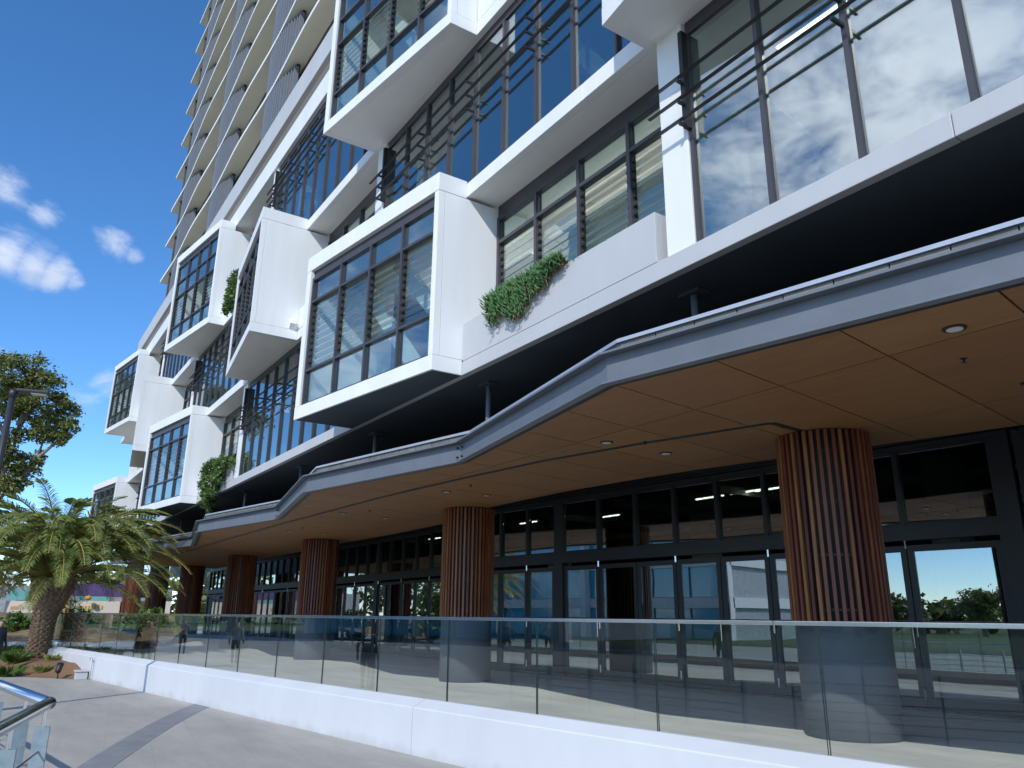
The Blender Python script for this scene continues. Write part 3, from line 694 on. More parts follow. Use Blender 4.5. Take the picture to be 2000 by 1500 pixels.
us3 = [.1 + (L3_ - .2) * k / 34 for k in range(35)]; shop_run(A3, B3, us3, True, (0, 10, 18, 26, 34))
part('return_wall', M().box(-19.15, -18.95, 11.3, 12.6, .452, 4.9), 'shopframe', shop)
# perforated screen glass at the far end
A4 = Vector((-56.0, 12.6, 0)); pf = M()
for iz in range(26):
    for ix in range(34):
        x = -52.0 - ix * .4; z = 3.3 + iz * .06
        if (ix + iz) % 2 == 0 or random.random() < .25: pf.box(x - .18, x + .14, 13.6, 13.63, z, z + .05)
o = part('fretwork_screen', pf, 'black', shop); o['kind'] = 'stuff'
# the room behind
room = thing('shop_interior', (-20, 15, .45), 'dark unlit shop room seen through the folding doors', 'room')
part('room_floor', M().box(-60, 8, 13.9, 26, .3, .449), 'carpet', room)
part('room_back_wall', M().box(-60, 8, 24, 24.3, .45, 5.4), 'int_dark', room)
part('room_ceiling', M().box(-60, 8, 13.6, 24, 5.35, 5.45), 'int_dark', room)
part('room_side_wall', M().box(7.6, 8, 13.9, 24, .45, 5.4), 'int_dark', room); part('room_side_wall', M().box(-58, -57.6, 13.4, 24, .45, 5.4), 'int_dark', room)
rm = M()
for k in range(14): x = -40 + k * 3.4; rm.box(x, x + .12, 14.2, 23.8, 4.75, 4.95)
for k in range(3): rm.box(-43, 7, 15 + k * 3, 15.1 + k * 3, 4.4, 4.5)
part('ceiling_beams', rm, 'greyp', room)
for k, (x, y) in enumerate([(-14.4, 15.5), (-13.2, 15.5), (-12.5, 15.6), (-22, 15), (-29, 15.2), (-19, 16)]):
    t = part('tube_light', M().box(x, x + 1.0, y, y + .1, 4.86, 4.92), 'greyp', room); part('tube', M().box(x + .03, x + .97, y + .02, y + .08, 4.83, 4.859), 'tube', t)
for k in range(5): x = -30 + 7 * k; part('room_column', M().box(x, x + .6, 17, 17.6, .45, 5.3), 'greyp', room)
# ================================================================== plinth wall and glass balustrade
pw = thing('plinth_wall', pl(10, 0, 0), 'low white rendered plinth wall along the paved forecourt', 'wall')
PT0, PT1 = -9.0, 31.0
cuts = [PT0, -1.2, 4.84, 15.6, 25, PT1]
for a, b in zip(cuts[:-1], cuts[1:]):
    prof = [(0, 0), (0, .585), (.012, .60), (.21, .688), (.30, .688), (.30, .46), (.40, .45), (.40, 0)]
    vs = [pl(a + .005, y, z) for y, z in prof] + [pl(b - .005, y, z) for y, z in prof]; k = len(prof); q = M()
    q.add(vs, [tuple(range(k)), tuple(range(2 * k - 1, k - 1, -1))] + [(i, k + i, k + (i + 1) % k, (i + 1) % k) for i in range(k)])
    part('wall_panel', q, 'plinth', pw)
part('joint_filler', M().fbox(pl(0, 0, 0), PD, PN, ZV, PT0 + .1, PT1 - .1, .03, .3, .01, .56), 'recess', pw)
ba = thing('glass_balustrade', pl(10, .25, .69), 'clear frameless glass balustrade with slim steel top rail', 'balustrade')
jt = [-8.6, -7.0, -5.4, -3.8, -2.2, -.6, 1.008, 2.582, 4.225, 5.841, 7.498, 9.147, 10.833, 12.575, 14.283, 16.036, 17.804, 19.603, 21.424, 23.3, 25.2, 27.2]
for a, b in zip(jt[:-1], jt[1:]):
    p = part('glass_panel', M().fbox(pl(0, .25, 0), PD, PN, ZV, a + .007, b - .007, -.006, .006, .66, 1.745), 'clear', ba)
    for u in (a + .0075, b - .0125): part('panel_edge', M().fbox(pl(0, .25, 0), PD, PN, ZV, u, u + .005, -.0064, .0064, .66, 1.744), MT.setdefault('edge', plain('green_glass_edge', (.02, .045, .04), .2)), p)
part('top_rail', M().fbox(pl(0, .25, 0), PD, PN, ZV, jt[0], 21.0, -.018, .018, 1.746, 1.785), 'stainless', ba, bevel=.004)
part('top_rail', M().fbox(pl(0, .25, 0), PD, PN, ZV, 21.006, jt[-1], -.018, .018, 1.746, 1.785), 'stainless', ba, bevel=.004)
# spot lamps, tap and drain box at the end of the plinth
def spot(x, y, z, lab, yaw):
    t = thing('garden_spotlight', (x, y, z), lab, 'spotlight'); d = Vector((math.cos(yaw) * .6, math.sin(yaw) * .6, .75)).normalized(); c = Vector((x, y, z + .22))
    part('lamp_body', M().tube([c - d * .12, c - d * .1, c + d * .06, c + d * .14], [.05, .075, .08, .095], 16), 'black', t, True)
    part('lamp_stake', M().tube([(x, y, z - .05), (x, y, z + .14)], .018, 8), 'black', t); part('lens', M().tube([c + d * .138, c + d * .145], .082, 16), 'downl', t)
spot(-26.25, 2.25, .05, 'black garden spotlight on the mulch beside the plinth wall', 2.8)
tp = thing('garden_tap', (*pl(.15, -.06, 0)[:2], 0), 'slim white tap standpipe against the end of the plinth wall', 'tap')
c = pl(.15, -.08, 0)
part('standpipe', M().tube([c, c + ZV * .52], .022, 10), 'lightgrey', tp, True)
part('spout', M().tube([c + ZV * .52, c + ZV * .56 - PD * .04, c + ZV * .55 - PD * .16], .018, 8), 'stainless', tp, True)
c2 = pl(-.25, -.2, 0)
db = thing('drain_box', c2, 'small pale pit box at the foot of the tap', 'box')
part('box_body', M().box(c2.x - .17, c2.x + .17, c2.y - .15, c2.y + .15, 0, .2), 'lightgrey', db, bevel=.01); part('box_lid', M().box(c2.x - .2, c2.x + .2, c2.y - .18, c2.y + .18, .201, .24), 'lightgrey', db, bevel=.01)
def on_x(u, v, x): d = pxdir(u, v); return Vector((0, 0, EYE)) + d * (x / d.x)
def on_y(u, v, y): d = pxdir(u, v); return Vector((0, 0, EYE)) + d * (y / d.y)
def at_d(u, v, D): d = pxdir(u, v); return Vector((0, 0, EYE)) + d * (D / math.hypot(d.x, d.y))
# ------------------------------------------------------------------ mulch mound
MX0, MX1 = -42.0, -25.66
def mul_lo(x): return interp([(-25.66, 3.0), (-26.0, 2.55), (-26.8, 1.95), (-28.15, .94), (-31, -.2), (-36, -1.2), (-42, -1.6)], x)
def mul_hi(x): return 3.02 + (x + 25.64) * .14225 + .05
def mul_z(x, y):
    lo, hi = mul_lo(x), mul_hi(x); d = min((y - lo), (x * -1 - 25.6) * 1.0) ; t = max(0, min(1, d / 1.5)); t = t * t * (3 - 2 * t)
    return .006 + .34 * t + .025 * mnoise.noise(Vector((x * 1.7, y * 1.7, 0))) * t + .012 * mnoise.noise(Vector((x * 7, y * 7, 3))) * min(1, t * 6)
gm = M(); NX, NY = 110, 34
for i in range(NX + 1):
    x = MX1 + (MX0 - MX1) * (i / NX) ** 1.3
    for j in range(NY + 1):
        lo, hi = mul_lo(x), mul_hi(x); y = lo + (hi - lo) * j / NY; gm.v.append((x, y, mul_z(x, y) if j else .004))
for i in range(NX):
    for j in range(NY): a = i * (NY + 1) + j; gm.f.append((a, a + 1, a + NY + 2, a + NY + 1))
struct('mulch_mound', gm, 'mulch', smooth=True)
# ------------------------------------------------------------------ foliage helpers
def leafcloud(m_, lobes, size, asp=.45, sub=14, flat=1.0):
    for c, r, n in lobes:
        c = Vector(c); rr = Vector(r) if not isinstance(r, (int, float)) else Vector((r, r, r))
        subs = []
        for _ in range(sub):
            d = Vector((random.gauss(0, 1), random.gauss(0, 1), random.gauss(0, 1))).normalized() * random.uniform(.45, .95) ** .6
            subs.append(Vector((d.x * rr.x, d.y * rr.y, d.z * rr.z)))
        for k in range(n):
            s = random.choice(subs); sr = .34
            p = c + s + Vector((random.gauss(0, sr) * rr.x, random.gauss(0, sr) * rr.y, random.gauss(0, sr) * rr.z * .8)) * .62
            a = Vector((random.gauss(0, 1), random.gauss(0, 1), random.gauss(0, .8))).normalized(); b = a.cross(Vector((random.gauss(0, 1), random.gauss(0, 1), random.gauss(0, 1)))).normalized()
            L = size * random.uniform(.65, 1.3); w = L * asp
            o = len(m_.v)
            m_.v += [tuple(p - a * L * .5), tuple(p + b * w * .5), tuple(p + a * L * .5), tuple(p - b * w * .5)]; m_.f.append((o, o + 1, o + 2, o + 3))
    return m_
def limb(m_, a, b, r0, r1, bend=.12, n=6):
    a, b = Vector(a), Vector(b); L = (b - a).length; off = Vector((random.uniform(-1, 1), random.uniform(-1, 1), random.uniform(-.3, .6))) * L * bend
    pts = [a.lerp(b, i / n) + off * math.sin(PI * i / n) for i in range(n + 1)]; m_.tube(pts, [r0 + (r1 - r0) * i / n for i in range(n + 1)], 7); return pts
# ------------------------------------------------------------------ date palms
def frond_mesh(th0, L, droop, seed, dry=False):
    rnd = random.Random(seed); me_v = []; me_f = []; mi = []
    n = 26; p = Vector((0, 0, 0)); th = math.radians(th0); pts = [p.copy()]; ths = [th]
    for i in range(n):
        t = (i + 1) / n; a = th - math.radians(droop) * (t ** 1.5); p = p + Vector((math.cos(a), 0, math.sin(a))) * (L / n); pts.append(p.copy()); ths.append(a)
    mm_ = M().tube(pts, [.032 * (1 - .85 * i / n) + .004 for i in range(n + 1)], 6)
    me_v += mm_.v; me_f += mm_.f; mi += [1] * len(mm_.f)
    K = 66
    for k in range(K):
        t = .12 + .88 * k / K; x = t * n; i = min(n - 1, int(x)); q = pts[i].lerp(pts[i + 1], x - i); a = ths[i]
        d = Vector((math.cos(a), 0, math.sin(a))); up = Vector((-math.sin(a), 0, math.cos(a)))
        ll = (.50 * math.sin(PI * (.16 + .80 * t)) ** .7 + .05) * rnd.uniform(.85, 1.1)
        for sgn in (-1, 1):
            side = Vector((0, sgn, 0)); fw = rnd.uniform(.55, .95)
            v = (d * fw + side * .8 + up * rnd.uniform(.12, .42)).normalized(); tip = q + v * ll + Vector((0, 0, -.30 * ll))
            mid = q + v * ll * .5 + Vector((0, 0, .01)); wv = d.cross(v).normalized().cross(v).normalized() * .0105
            o = len(me_v); me_v += [tuple(q - wv * .6), tuple(q + wv * .6), tuple(mid + wv), tuple(tip), tuple(mid - wv)]; me_f.append((o, o + 1, o + 2, o + 3, o + 4)); mi.append(0)
    me = bpy.data.meshes.new('frond'); me.from_pydata(me_v, [], me_f); me.materials.append(MT['dryfrond'] if dry else MT['frond']); me.materials.append(MT['rachis']); me.polygons.foreach_set('material_index', mi); me.update(); return me
FR = [(th, [frond_mesh(th, L, dr, 31 * i + j) for j in range(2)]) for i, (th, L, dr) in enumerate([(82, 3.5, 70), (71, 4.1, 88), (60, 4.5, 98), (48, 4.7, 96), (34, 4.7, 86), (18, 4.3, 66), (0, 3.4, 46), (-26, 2.7, 52)])]
DRY = frond_mesh(14, 2.9, 95, 77, True)
def palm(name, base, h, lab, sc=1.0, counts=(10, 24, 34, 36, 28, 15, 6, 0), lean=(0, 0)):
    base = Vector(base); t = thing(name, base, lab, 'palm tree', 'date palms by the forecourt'); tr = M(); n = 40; rows = int(h / .085)
    prof = lambda q: .41 - .08 * math.sin(min(1, q / .35) * PI / 2) + (.26 * math.sin(max(0, min(1, (q - .45) / .4)) * PI / 2) ** 2)
    for i in range(rows):
        q = i / rows; z = h * q; cx = base.x + lean[0] * q; cy = base.y + lean[1] * q
        for (dz, prd) in ((0, .0), (.035, .034), (.07, .05), (.078, .012)):
            for j in range(n):
                an = 2 * PI * (j + .0) / n; sc_ = max(0, math.cos(an * 13 + (PI if i % 2 else 0))) ** .7
                r = prof(q) + prd * (.25 + .95 * sc_) * (1 + .9 * max(0, q - .6)) + .012 * mnoise.noise(Vector((an * 3, z * 4, 1)))
                tr.v.append((cx + r * math.cos(an), cy + r * math.sin(an), base.z + z + dz * (1 + .3 * q)))
    R = rows * 4
    for i in range(R - 1):
        for j in range(n): a, b = i * n + j, i * n + (j + 1) % n; tr.f.append((a, b, b + n, a + n))
    tr.f.append(tuple((R - 1) * n + j for j in range(n)))
    part('trunk', tr, 'palmbark', t)
    boots = M()
    for k in range(70):
        an = random.uniform(0, 2 * PI); q = random.uniform(.7, 1.0); r = prof(q); c0 = Vector((base.x + lean[0] + r * math.cos(an), base.y + lean[1] + r * math.sin(an), base.z + h * q))
        boots.tube([c0, c0 + Vector((math.cos(an) * .10, math.sin(an) * .10, .16))], [.05, .026], 5)
    part('leaf_boots', boots, 'palmbark', t)['kind'] = 'stuff'
    c = base + Vector((lean[0], lean[1], h + .02))
    for (th, ms), cnt in zip(FR, counts):
        o0 = random.uniform(0, 6.28)
        for k in range(cnt):
            an = o0 + 2 * PI * k / cnt + random.uniform(-.22, .22); f = inst('frond', random.choice(ms), t, c + Vector((math.cos(an) * .16, math.sin(an) * .16, .12 * th / 80)), (random.uniform(-.12, .12), random.uniform(-.07, .07), an)); s_ = sc * random.uniform(.88, 1.08); f.scale = (s_, s_, s_)
    for an in (3.3, 4.0): f = inst('dry_frond', DRY, t, c, (0, 0, an)); f.scale = (sc, sc, sc)
    return t
palm('date_palm', (-31.3, 1.95, .26), 2.65, 'big date palm on the mulch mound, in front of the balustrade', 1.0, lean=(.0, .14))
palm('date_palm', (-35.5, -2.6, .2), 2.7, 'second date palm cut off at the left edge of the view', 1.0, (3, 5, 7, 8, 8, 7, 5, 3))
# grass tufts on the mound
def tuft(m_, x, y, z, n, h, sp):
    for _ in range(n):
        a = random.uniform(0, 6.28); r = random.uniform(0, sp); q = Vector((x + r * math.cos(a), y + r * math.sin(a), z)); d = Vector((math.cos(a) * .5, math.sin(a) * .5, 1)).normalized() * h * random.uniform(.5, 1.1)
        w = Vector((-math.sin(a), math.cos(a), 0)) * .008; o = len(m_.v); m_.v += [tuple(q - w), tuple(q + w), tuple(q + d * .6 + w * .7), tuple(q + d + Vector((math.cos(a), math.sin(a), -.3)) * h * .25), tuple(q + d * .6 - w * .7)]; m_.f.append((o, o + 1, o + 2, o + 3, o + 4))
MT['tuft'] = leaf('tuft_blade', (.14, .17, .04), (.33, .34, .10), .6, .2)
for k, (u, v) in enumerate([(65, 1303), (85, 1296), (105, 1290), (112, 1283), (40, 1308), (18, 1297), (5, 1300), (8, 1285), (20, 1278), (32, 1290)]):
    d = pxdir(u, v); x, y = -29, 1.5
    for _ in range(8):
        z = mul_z(x, y) if x > MX0 else .3; p = Vector((0, 0, EYE)) + d * ((z - EYE) / d.z); x, y = max(MX0 + .3, min(MX1 - .2, p.x)), p.y
    m_ = M(); big = u < 35; tuft(m_, x, y, mul_z(x, y) - .01, 130 if big else 80, .42 if big else .26, .3 if big else .2)
    solo('grass_tuft', m_, 'tuft' if not big else 'hedge', (x, y, mul_z(x, y)), ['pale grass tuft low on the front of the mulch mound', 'pale grass tuft at the middle of the mulch mound', 'pale grass tuft upper right on the mulch mound', 'grass tuft against the white wall on the mound',
        'pale tuft at the left front of the mulch mound', 'green clump at the left of the mound, front one', 'green clump at the left edge, lowest', 'green clump at the left edge, upper', 'green clump behind the palm foot', 'green clump just left of the palm trunk'][k], 'grass')
# ------------------------------------------------------------------ gum tree
gt = thing('gum_tree', (-60, -2.0, 0), 'tall gum tree with open limbs behind the street lamp', 'tree')
G = lambda u, v: at_d(u, v, 60)
lob = [(-40, 760, 2.4), (10, 735, 1.7), (55, 735, 1.75), (90, 750, 1.45), (20, 790, 1.4), (60, 790, 1.5), (105, 790, 1.2), (128, 805, .9), (118, 840, .9), (95, 830, 1.0), (132, 832, .75), (70, 840, 1.0), (112, 862, .6), (45, 850, .7), (15, 895, 1.0), (35, 905, .75), (75, 895, .65), (55, 920, .75), (20, 945, .9), (45, 945, .6), (-20, 870, 1.4), (0, 960, 1.1)]
cl = M(); random.seed(5)
leafcloud(cl, [(G(u, v), (r * .9, r * .95, r * .8), int(640 * r ** 1.7)) for u, v, r in lob], .30, .42, 16)
part('crown', cl, 'gum', gt)
wm = M(); root = Vector((-60, -2.0, 0)); fork = G(-35, 1010)
limb(wm, root, fork, .5, .38, .02)
for (u, v, uu, vv) in [(-35, 1010, 5, 930), (5, 930, 35, 830), (35, 830, 55, 760), (5, 930, 15, 860), (15, 860, 22, 770), (-35, 1010, 45, 930), (45, 930, 85, 860), (85, 860, 115, 820), (45, 930, 75, 895), (35, 830, 85, 770), (15, 860, -15, 780), (-35, 1010, -40, 800), (85, 860, 100, 800), (60, 905, 125, 850), (20, 960, 60, 925), (28, 850, 60, 800), (5, 930, -10, 850)]:
    limb(wm, G(u, v), G(uu, vv), .16, .05, .06)
part('trunk', wm, 'bark', gt, True)
# ------------------------------------------------------------------ street lamp
lt = at_d(27, 763, 18); lamp = thing('street_lamp', (lt.x, lt.y, 0), 'slim black street lamp with flat head at the left', 'street lamp')
part('pole', M().tube([(lt.x, lt.y, 0), (lt.x, lt.y, 3.2), (lt.x, lt.y, lt.z - .1)], [.085, .07, .058], 16), 'lampblk', lamp, True)
a_ = lt; b_ = at_d(76, 771, 17.9); dd = (b_ - a_); dd.z = 0; dd.normalize(); sd = Vector((-dd.y, dd.x, 0)); LL = .60
part('knuckle', M().tube([a_ - ZV * .14, a_ + ZV * .02], .07, 14), 'lampblk', lamp, True)
hd = part('lamp_head', M().fbox(a_ + ZV * .0, dd, sd, (ZV - dd * -.0).normalized(), .06, LL + .05, -.12, .12, -.035, .04).fbox(a_, dd, sd, ZV, .0, .09, -.05, .05, -.03, .03), 'lampblk', lamp, bevel=.03)
part('lamp_glass', M().fbox(a_, dd, sd, ZV, .32, LL, -.10, .10, -.041, -.036), 'downl', hd)
# ------------------------------------------------------------------ plants in the planters
random.seed(21)
su = M(); st = M()
for k in range(150):
    s = random.uniform(-9.35, -7.5); ml = interp([(-9.4, .45), (-9.25, .52), (-9.1, .30), (-8.85, .58), (-8.55, .55), (-8.3, .42), (-8.15, .25), (-8.0, .46), (-7.8, .16), (-7.4, .05)], s)
    ln = ml * random.uniform(.15, 1.0); y = random.uniform(5.80, 5.89); p = Vector((s, random.uniform(5.92, 6.05), 6.40)); q = Vector((s + random.uniform(-.04, .04), y - .05, 6.46)); e_ = Vector((s + random.uniform(-.10, .10), y - .02, 6.42 - ln))
    pts = [p, q, q.lerp(e_, .35) + Vector((0, -.03, 0)), q.lerp(e_, .7), e_]; st.tube(pts, .006, 5)
    nl = int(9 + ln * 46)
    for i in range(nl):
        t = (i + random.random()) / nl * 3.99; j = int(t); c = pts[j].lerp(pts[j + 1], t - j)
        a = random.uniform(0, 6.28); d = Vector((math.cos(a) * .9, -abs(math.sin(a)) * .9 - .15, random.uniform(.25, 1.1))).normalized(); L = random.uniform(.085, .16); w = .0125
        x = d.cross(ZV).normalized(); y2 = d.cross(x); tip = c + d * L + ZV * .018; mid = c + d * L * .55
        o = len(su.v); su.v += [tuple(c)] + [tuple(mid + (x * math.cos(b) + y2 * math.sin(b)) * w) for b in (0, 2.1, 4.2)] + [tuple(tip)]
        su.f += [(o, o + 2, o + 1), (o, o + 3, o + 2), (o, o + 1, o + 3), (o + 1, o + 2, o + 4), (o + 2, o + 3, o + 4), (o + 3, o + 1, o + 4)]
tp_ = thing('trailing_succulent', (-8.5, 6.0, 6.35), 'green trailing succulent spilling over the pale planter edge', 'plant')
part('foliage', su, 'succ', tp_, True); part('stems', st, 'stem', tp_)
g2 = M()
for k in range(42):
    s = random.uniform(-7.8, -5.95); tuft(g2, s, random.uniform(5.99, 6.2), 6.3, int(26 if s < -7.0 else 8), .17, .07)
solo('planter_grass', g2, 'succ', (-7.2, 6.1, 6.3), 'thin grassy growth along the near planter top', 'plant')
ag = M()
for k in range(14):
    a = k * .9; d = Vector((math.cos(a) * .6, math.sin(a) * .4, .8)).normalized(); c = Vector((-6.15, 6.2, 6.32)); w = Vector((-math.sin(a), math.cos(a), 0)) * .022; L = random.uniform(.16, .3)
    o = len(ag.v); ag.v += [tuple(c - w), tuple(c + w), tuple(c + d * L * .6 + w * .8), tuple(c + d * L), tuple(c + d * L * .6 - w * .8)]; ag.f.append((o, o + 1, o + 2, o + 3, o + 4))
MT['redleaf'] = leaf('red_leaf', (.13, .045, .025), (.26, .09, .04), .5)
solo('bromeliad', ag, 'redleaf', (-6.15, 6.2, 6.3), 'small reddish spiky plant at the right planter end', 'plant')
def shrub(name, lobes, n_, size, lab, mat='hedge', base=None):
    m_ = M(); leafcloud(m_, lobes, size, .5, 18); c = Vector(base) if base else Vector(lobes[0][0]); t = thing(name, c, lab, 'shrub'); part('foliage', m_, mat, t)
    sm_ = M()
    for l in lobes: limb(sm_, c, Vector(l[0]), .015, .006, .1, 4)
    part('stems', sm_, 'stem', t)
D5 = lambda u, v, n=5.62: on_y(u, v, n)
shrub('hanging_shrub', [(D5(414, 918), (.55, .24, .34), 2600), (D5(409, 945), (.55, .24, .36), 2600), (D5(407, 970), (.48, .22, .32), 2000), (D5(438, 906, 5.72), (.6, .22, .26), 1800), (D5(404, 990), (.28, .15, .2), 500), (D5(465, 894, 6.1), (.7, .15, .14), 700), (D5(488, 890, 6.15), (.6, .14, .12), 500), (D5(425, 930), (.3, .2, .3), 700)], 0, .085, 'dense green shrub hanging over the far planter onto the canopy', base=(-27.5, 6.1, 6.3))
shrub('hanging_shrub', [(D5(452, 562), (.35, .2, .5), 700), (D5(449, 585), (.4, .2, .5), 700), (D5(446, 600), (.25, .15, .3), 300), (D5(462, 545, 5.9), (.5, .2, .3), 400)], 0, .12, 'upper shrub between two white boxes, high on the facade', base=(-26.8, 6.1, 12.9))
shrub('hanging_shrub', [(D5(246, 1028), (.8, .25, .35), 500), (D5(240, 1045), (.6, .25, .35), 400), (D5(262, 1012, 6.0), (1.2, .2, .2), 400)], 0, .16, 'shrub on the lowest far planter seen over the palm', base=(-46.5, 6.1, 6.3))
# ================================================================== near handrail, lower left
ZR = 1.15
def on_z(u, v, z): d = pxdir(u, v); return Vector((0, 0, EYE)) + d * ((z - EYE) / d.z)
hr = thing('steel_handrail', (-7.1, .55, 0), 'stainless tube handrail on galvanised flat posts with thin cables', 'handrail')
Cn = on_z(96, 1373, ZR); d1 = (on_z(0, 1337, ZR) - Cn).normalized(); d2 = (on_z(0, 1424, ZR) - Cn).normalized()
def rail_arm(d, L, n0, step):
    part('rail_tube', M().tube([Cn + d * (-.03), Cn + d * L], .042, 20), 'stainless', hr, True)
    sd = Vector((-d.y, d.x, 0)); k = n0; posts = []
    while k < L - .2:
        c = Cn + d * k; posts.append(c)
        p = part('post', M().fbox(Vector((c.x, c.y, 0)), d, sd, ZV, -.016, .016, -.05, .05, 0, ZR - .15), 'galv', hr)
        part('saddle', M().tube([Vector((c.x, c.y, ZR - .2)), Vector((c.x, c.y, ZR - .03))], .012, 8), 'stainless', p)
        part('base_plate', M().fbox(Vector((c.x, c.y, 0)), d, sd, ZV, -.08, .08, -.10, .10, .0, .014), 'galv', p)
        k += step
    for j in range(6):
        z = .16 + j * .135; part('cable', M().tube([Vector((posts[0].x, posts[0].y, z)), Vector((posts[-1].x, posts[-1].y, z))], .0065, 6), 'cable', hr)
rail_arm(d1, 7.0, .78, 1.15); rail_arm(d2, 12.5, .10, 1.05)
part('rail_end', M().tube([Cn + d1 * .02, Cn - d1 * .03], .042, 20), 'stainless', hr, True)
# ================================================================== garden and hoarding beyond the terrace
kb = [on_z(75, 1262, .46), on_z(245, 1262, .46)]
kd = (kb[1] - kb[0]).normalized(); kn = Vector((-kd.y, kd.x, 0)); kn = kn if kn.x < 0 else -kn; kl = (kb[1] - kb[0]).length
w_ = M().fbox(kb[0], kd, kn, ZV, -4, kl + .3, 0, .25, -.02, .16)
solo('garden_wall', w_, 'white', (kb[0].x, kb[0].y, .45), 'low white garden wall edging the planted bank behind the glass', 'wall')
bk = M(); NX, NY = 40, 60
for i in range(NX + 1):
    for j in range(NY + 1):
        q = kb[0] + kd * (-10 + (kl + 11.5) * j / NY) + kn * (.2 + 22 * i / NX); t = i / NX
        bk.v.append((q.x, q.y, .55 + 1.15 * min(1, t * 1.6) + .12 * mnoise.noise(Vector((q.x * .6, q.y * .6, 0))) + .05 * mnoise.noise(Vector((q.x * 3, q.y * 3, 5)))))
for i in range(NX):
    for j in range(NY): a = i * (NY + 1) + j; bk.f.append((a, a + 1, a + NY + 2, a + NY + 1))
MT['bank'] = plain('planted_bank', (.21, .15, .075), .95, var=.5, scale=2.2, bump=.8, bscale=12)
struct('garden_bank', bk, 'bank', smooth=True)
hrl = thing('garden_rail', on_z(80, 1234, 1.0), 'thin pale rail crossing the planted bank', 'railing')
r0, r1 = at_d(78, 1236, 36), at_d(228, 1226, 38)
part('rail_bar', M().tube([r0, r1], .03, 8), 'greyp', hrl)
for k in range(6): p = r0.lerp(r1, k / 5); part('post', M().tube([p, Vector((p.x, p.y, p.z - .9))], .02, 6), 'greyp', hrl)
random.seed(3)
sh_lab = ['round dark shrub on the bank behind the palm trunk', 'dark leafy bush under the banners', 'green bush beside the far columns', 'low bush on the bank near the garden wall', 'tall dark shrub right of the timber stakes', 'loose bush in front of the far columns', 'bush at the foot of the hoarding, left', 'bush beside the last column']
for k, (u, v, D, r) in enumerate([(15, 1226, 44, .7), (158, 1228, 42, .55), (262, 1222, 46, .9), (250, 1240, 38, .4), (130, 1218, 41, .75), (285, 1212, 44, .7), (60, 1226, 46, .5), (225, 1232, 40, .4)]):
    c = at_d(u, v, D); shrub('bank_shrub', [(c, (r, r, r * .9), 700), (c + Vector((.4, .5, .3)) * r, (r * .6, r * .6, r * .6), 350)], 0, .22, sh_lab[k], base=(c.x, c.y, c.z - r))
c = at_d(112, 1185, 40); shrub('dry_shrub', [(c - ZV * .2, (.6, .6, .9), 600), (c - ZV * 1.1, (.5, .5, .5), 300)], 0, .2, 'straw coloured shrub beside the palm trunk', 'tan', (c.x, c.y, .9))
for k, u in enumerate((96, 108, 118)):
    p0 = at_d(u, 1240, 39); p1 = at_d(u + 2, 1188, 39); solo('timber_stake', M().tube([Vector((p0.x, p0.y, .8)), Vector((p0.x, p0.y, p1.z))], .045, 6), MT.setdefault('stake', plain('raw_timber', (.42, .27, .12), .8, var=.2, scale=5)), (p0.x, p0.y, .8), ['timber stake nearest the palm trunk', 'middle timber stake on the bank', 'right hand timber stake on the bank'][k], 'stake', 'tree stakes on the bank')
HX = -62.0
hb_ = thing('banner_hoarding', (HX, 7, 0), 'cream banner hoarding with orange print and purple stripe beyond the garden', 'hoarding')
def hp(u, v): return on_x(u, v, HX)
def quadbox(name, u0, u1, v0, v1, mat, dx=0.0, par=None):
    a, b = hp(u0, v0), hp(u1, v1); return part(name, M().box(HX - .06 + dx, HX + dx, a.y, b.y, b.z, a.z), mat, par or hb_)
for (u0, u1) in ((12, 66), (146, 234), (236, 330)):
    b_o = quadbox('banner', u0, u1, 1173, 1206, 'cream', .0); quadbox('stripe', u0 + 3, u1 - 2, 1198, 1202, 'purple', .03, b_o)
    mk = M(); n = 7; w = (u1 - u0) * .5 / n
    for k in range(n):
        a = hp(u0 + (u1 - u0) * .14 + k * w, 1190); b = hp(u0 + (u1 - u0) * .14 + (k + .75) * w, 1183 - (3 if k in (4, 5) else 0)); mk.box(HX + .02, HX + .035, a.y, b.y, a.z, b.z)
    part('print', mk, 'orange', b_o)
quadbox('awning', 120, 330, 1138, 1168, 'purple', -1.0); quadbox('hoarding_wall', -60, 340, 1140, 1215, 'greyp', -2.0); quadbox('window_strip', 20, 60, 1150, 1172, 'tealp', -1.5); quadbox('window_strip', 150, 215, 1164, 1173, 'tealp', -.5)
o = M(); c = hp(171, 1168); o.lathe(0, 0, [(.01, -.17), (.15, -.12), (.2, 0), (.15, .12), (.01, .17)], 16); o.v = [(v[0] + c.x + .5, v[1] + c.y, v[2] + c.z) for v in o.v]; part('orange_ball', o, 'orange', hb_, True)
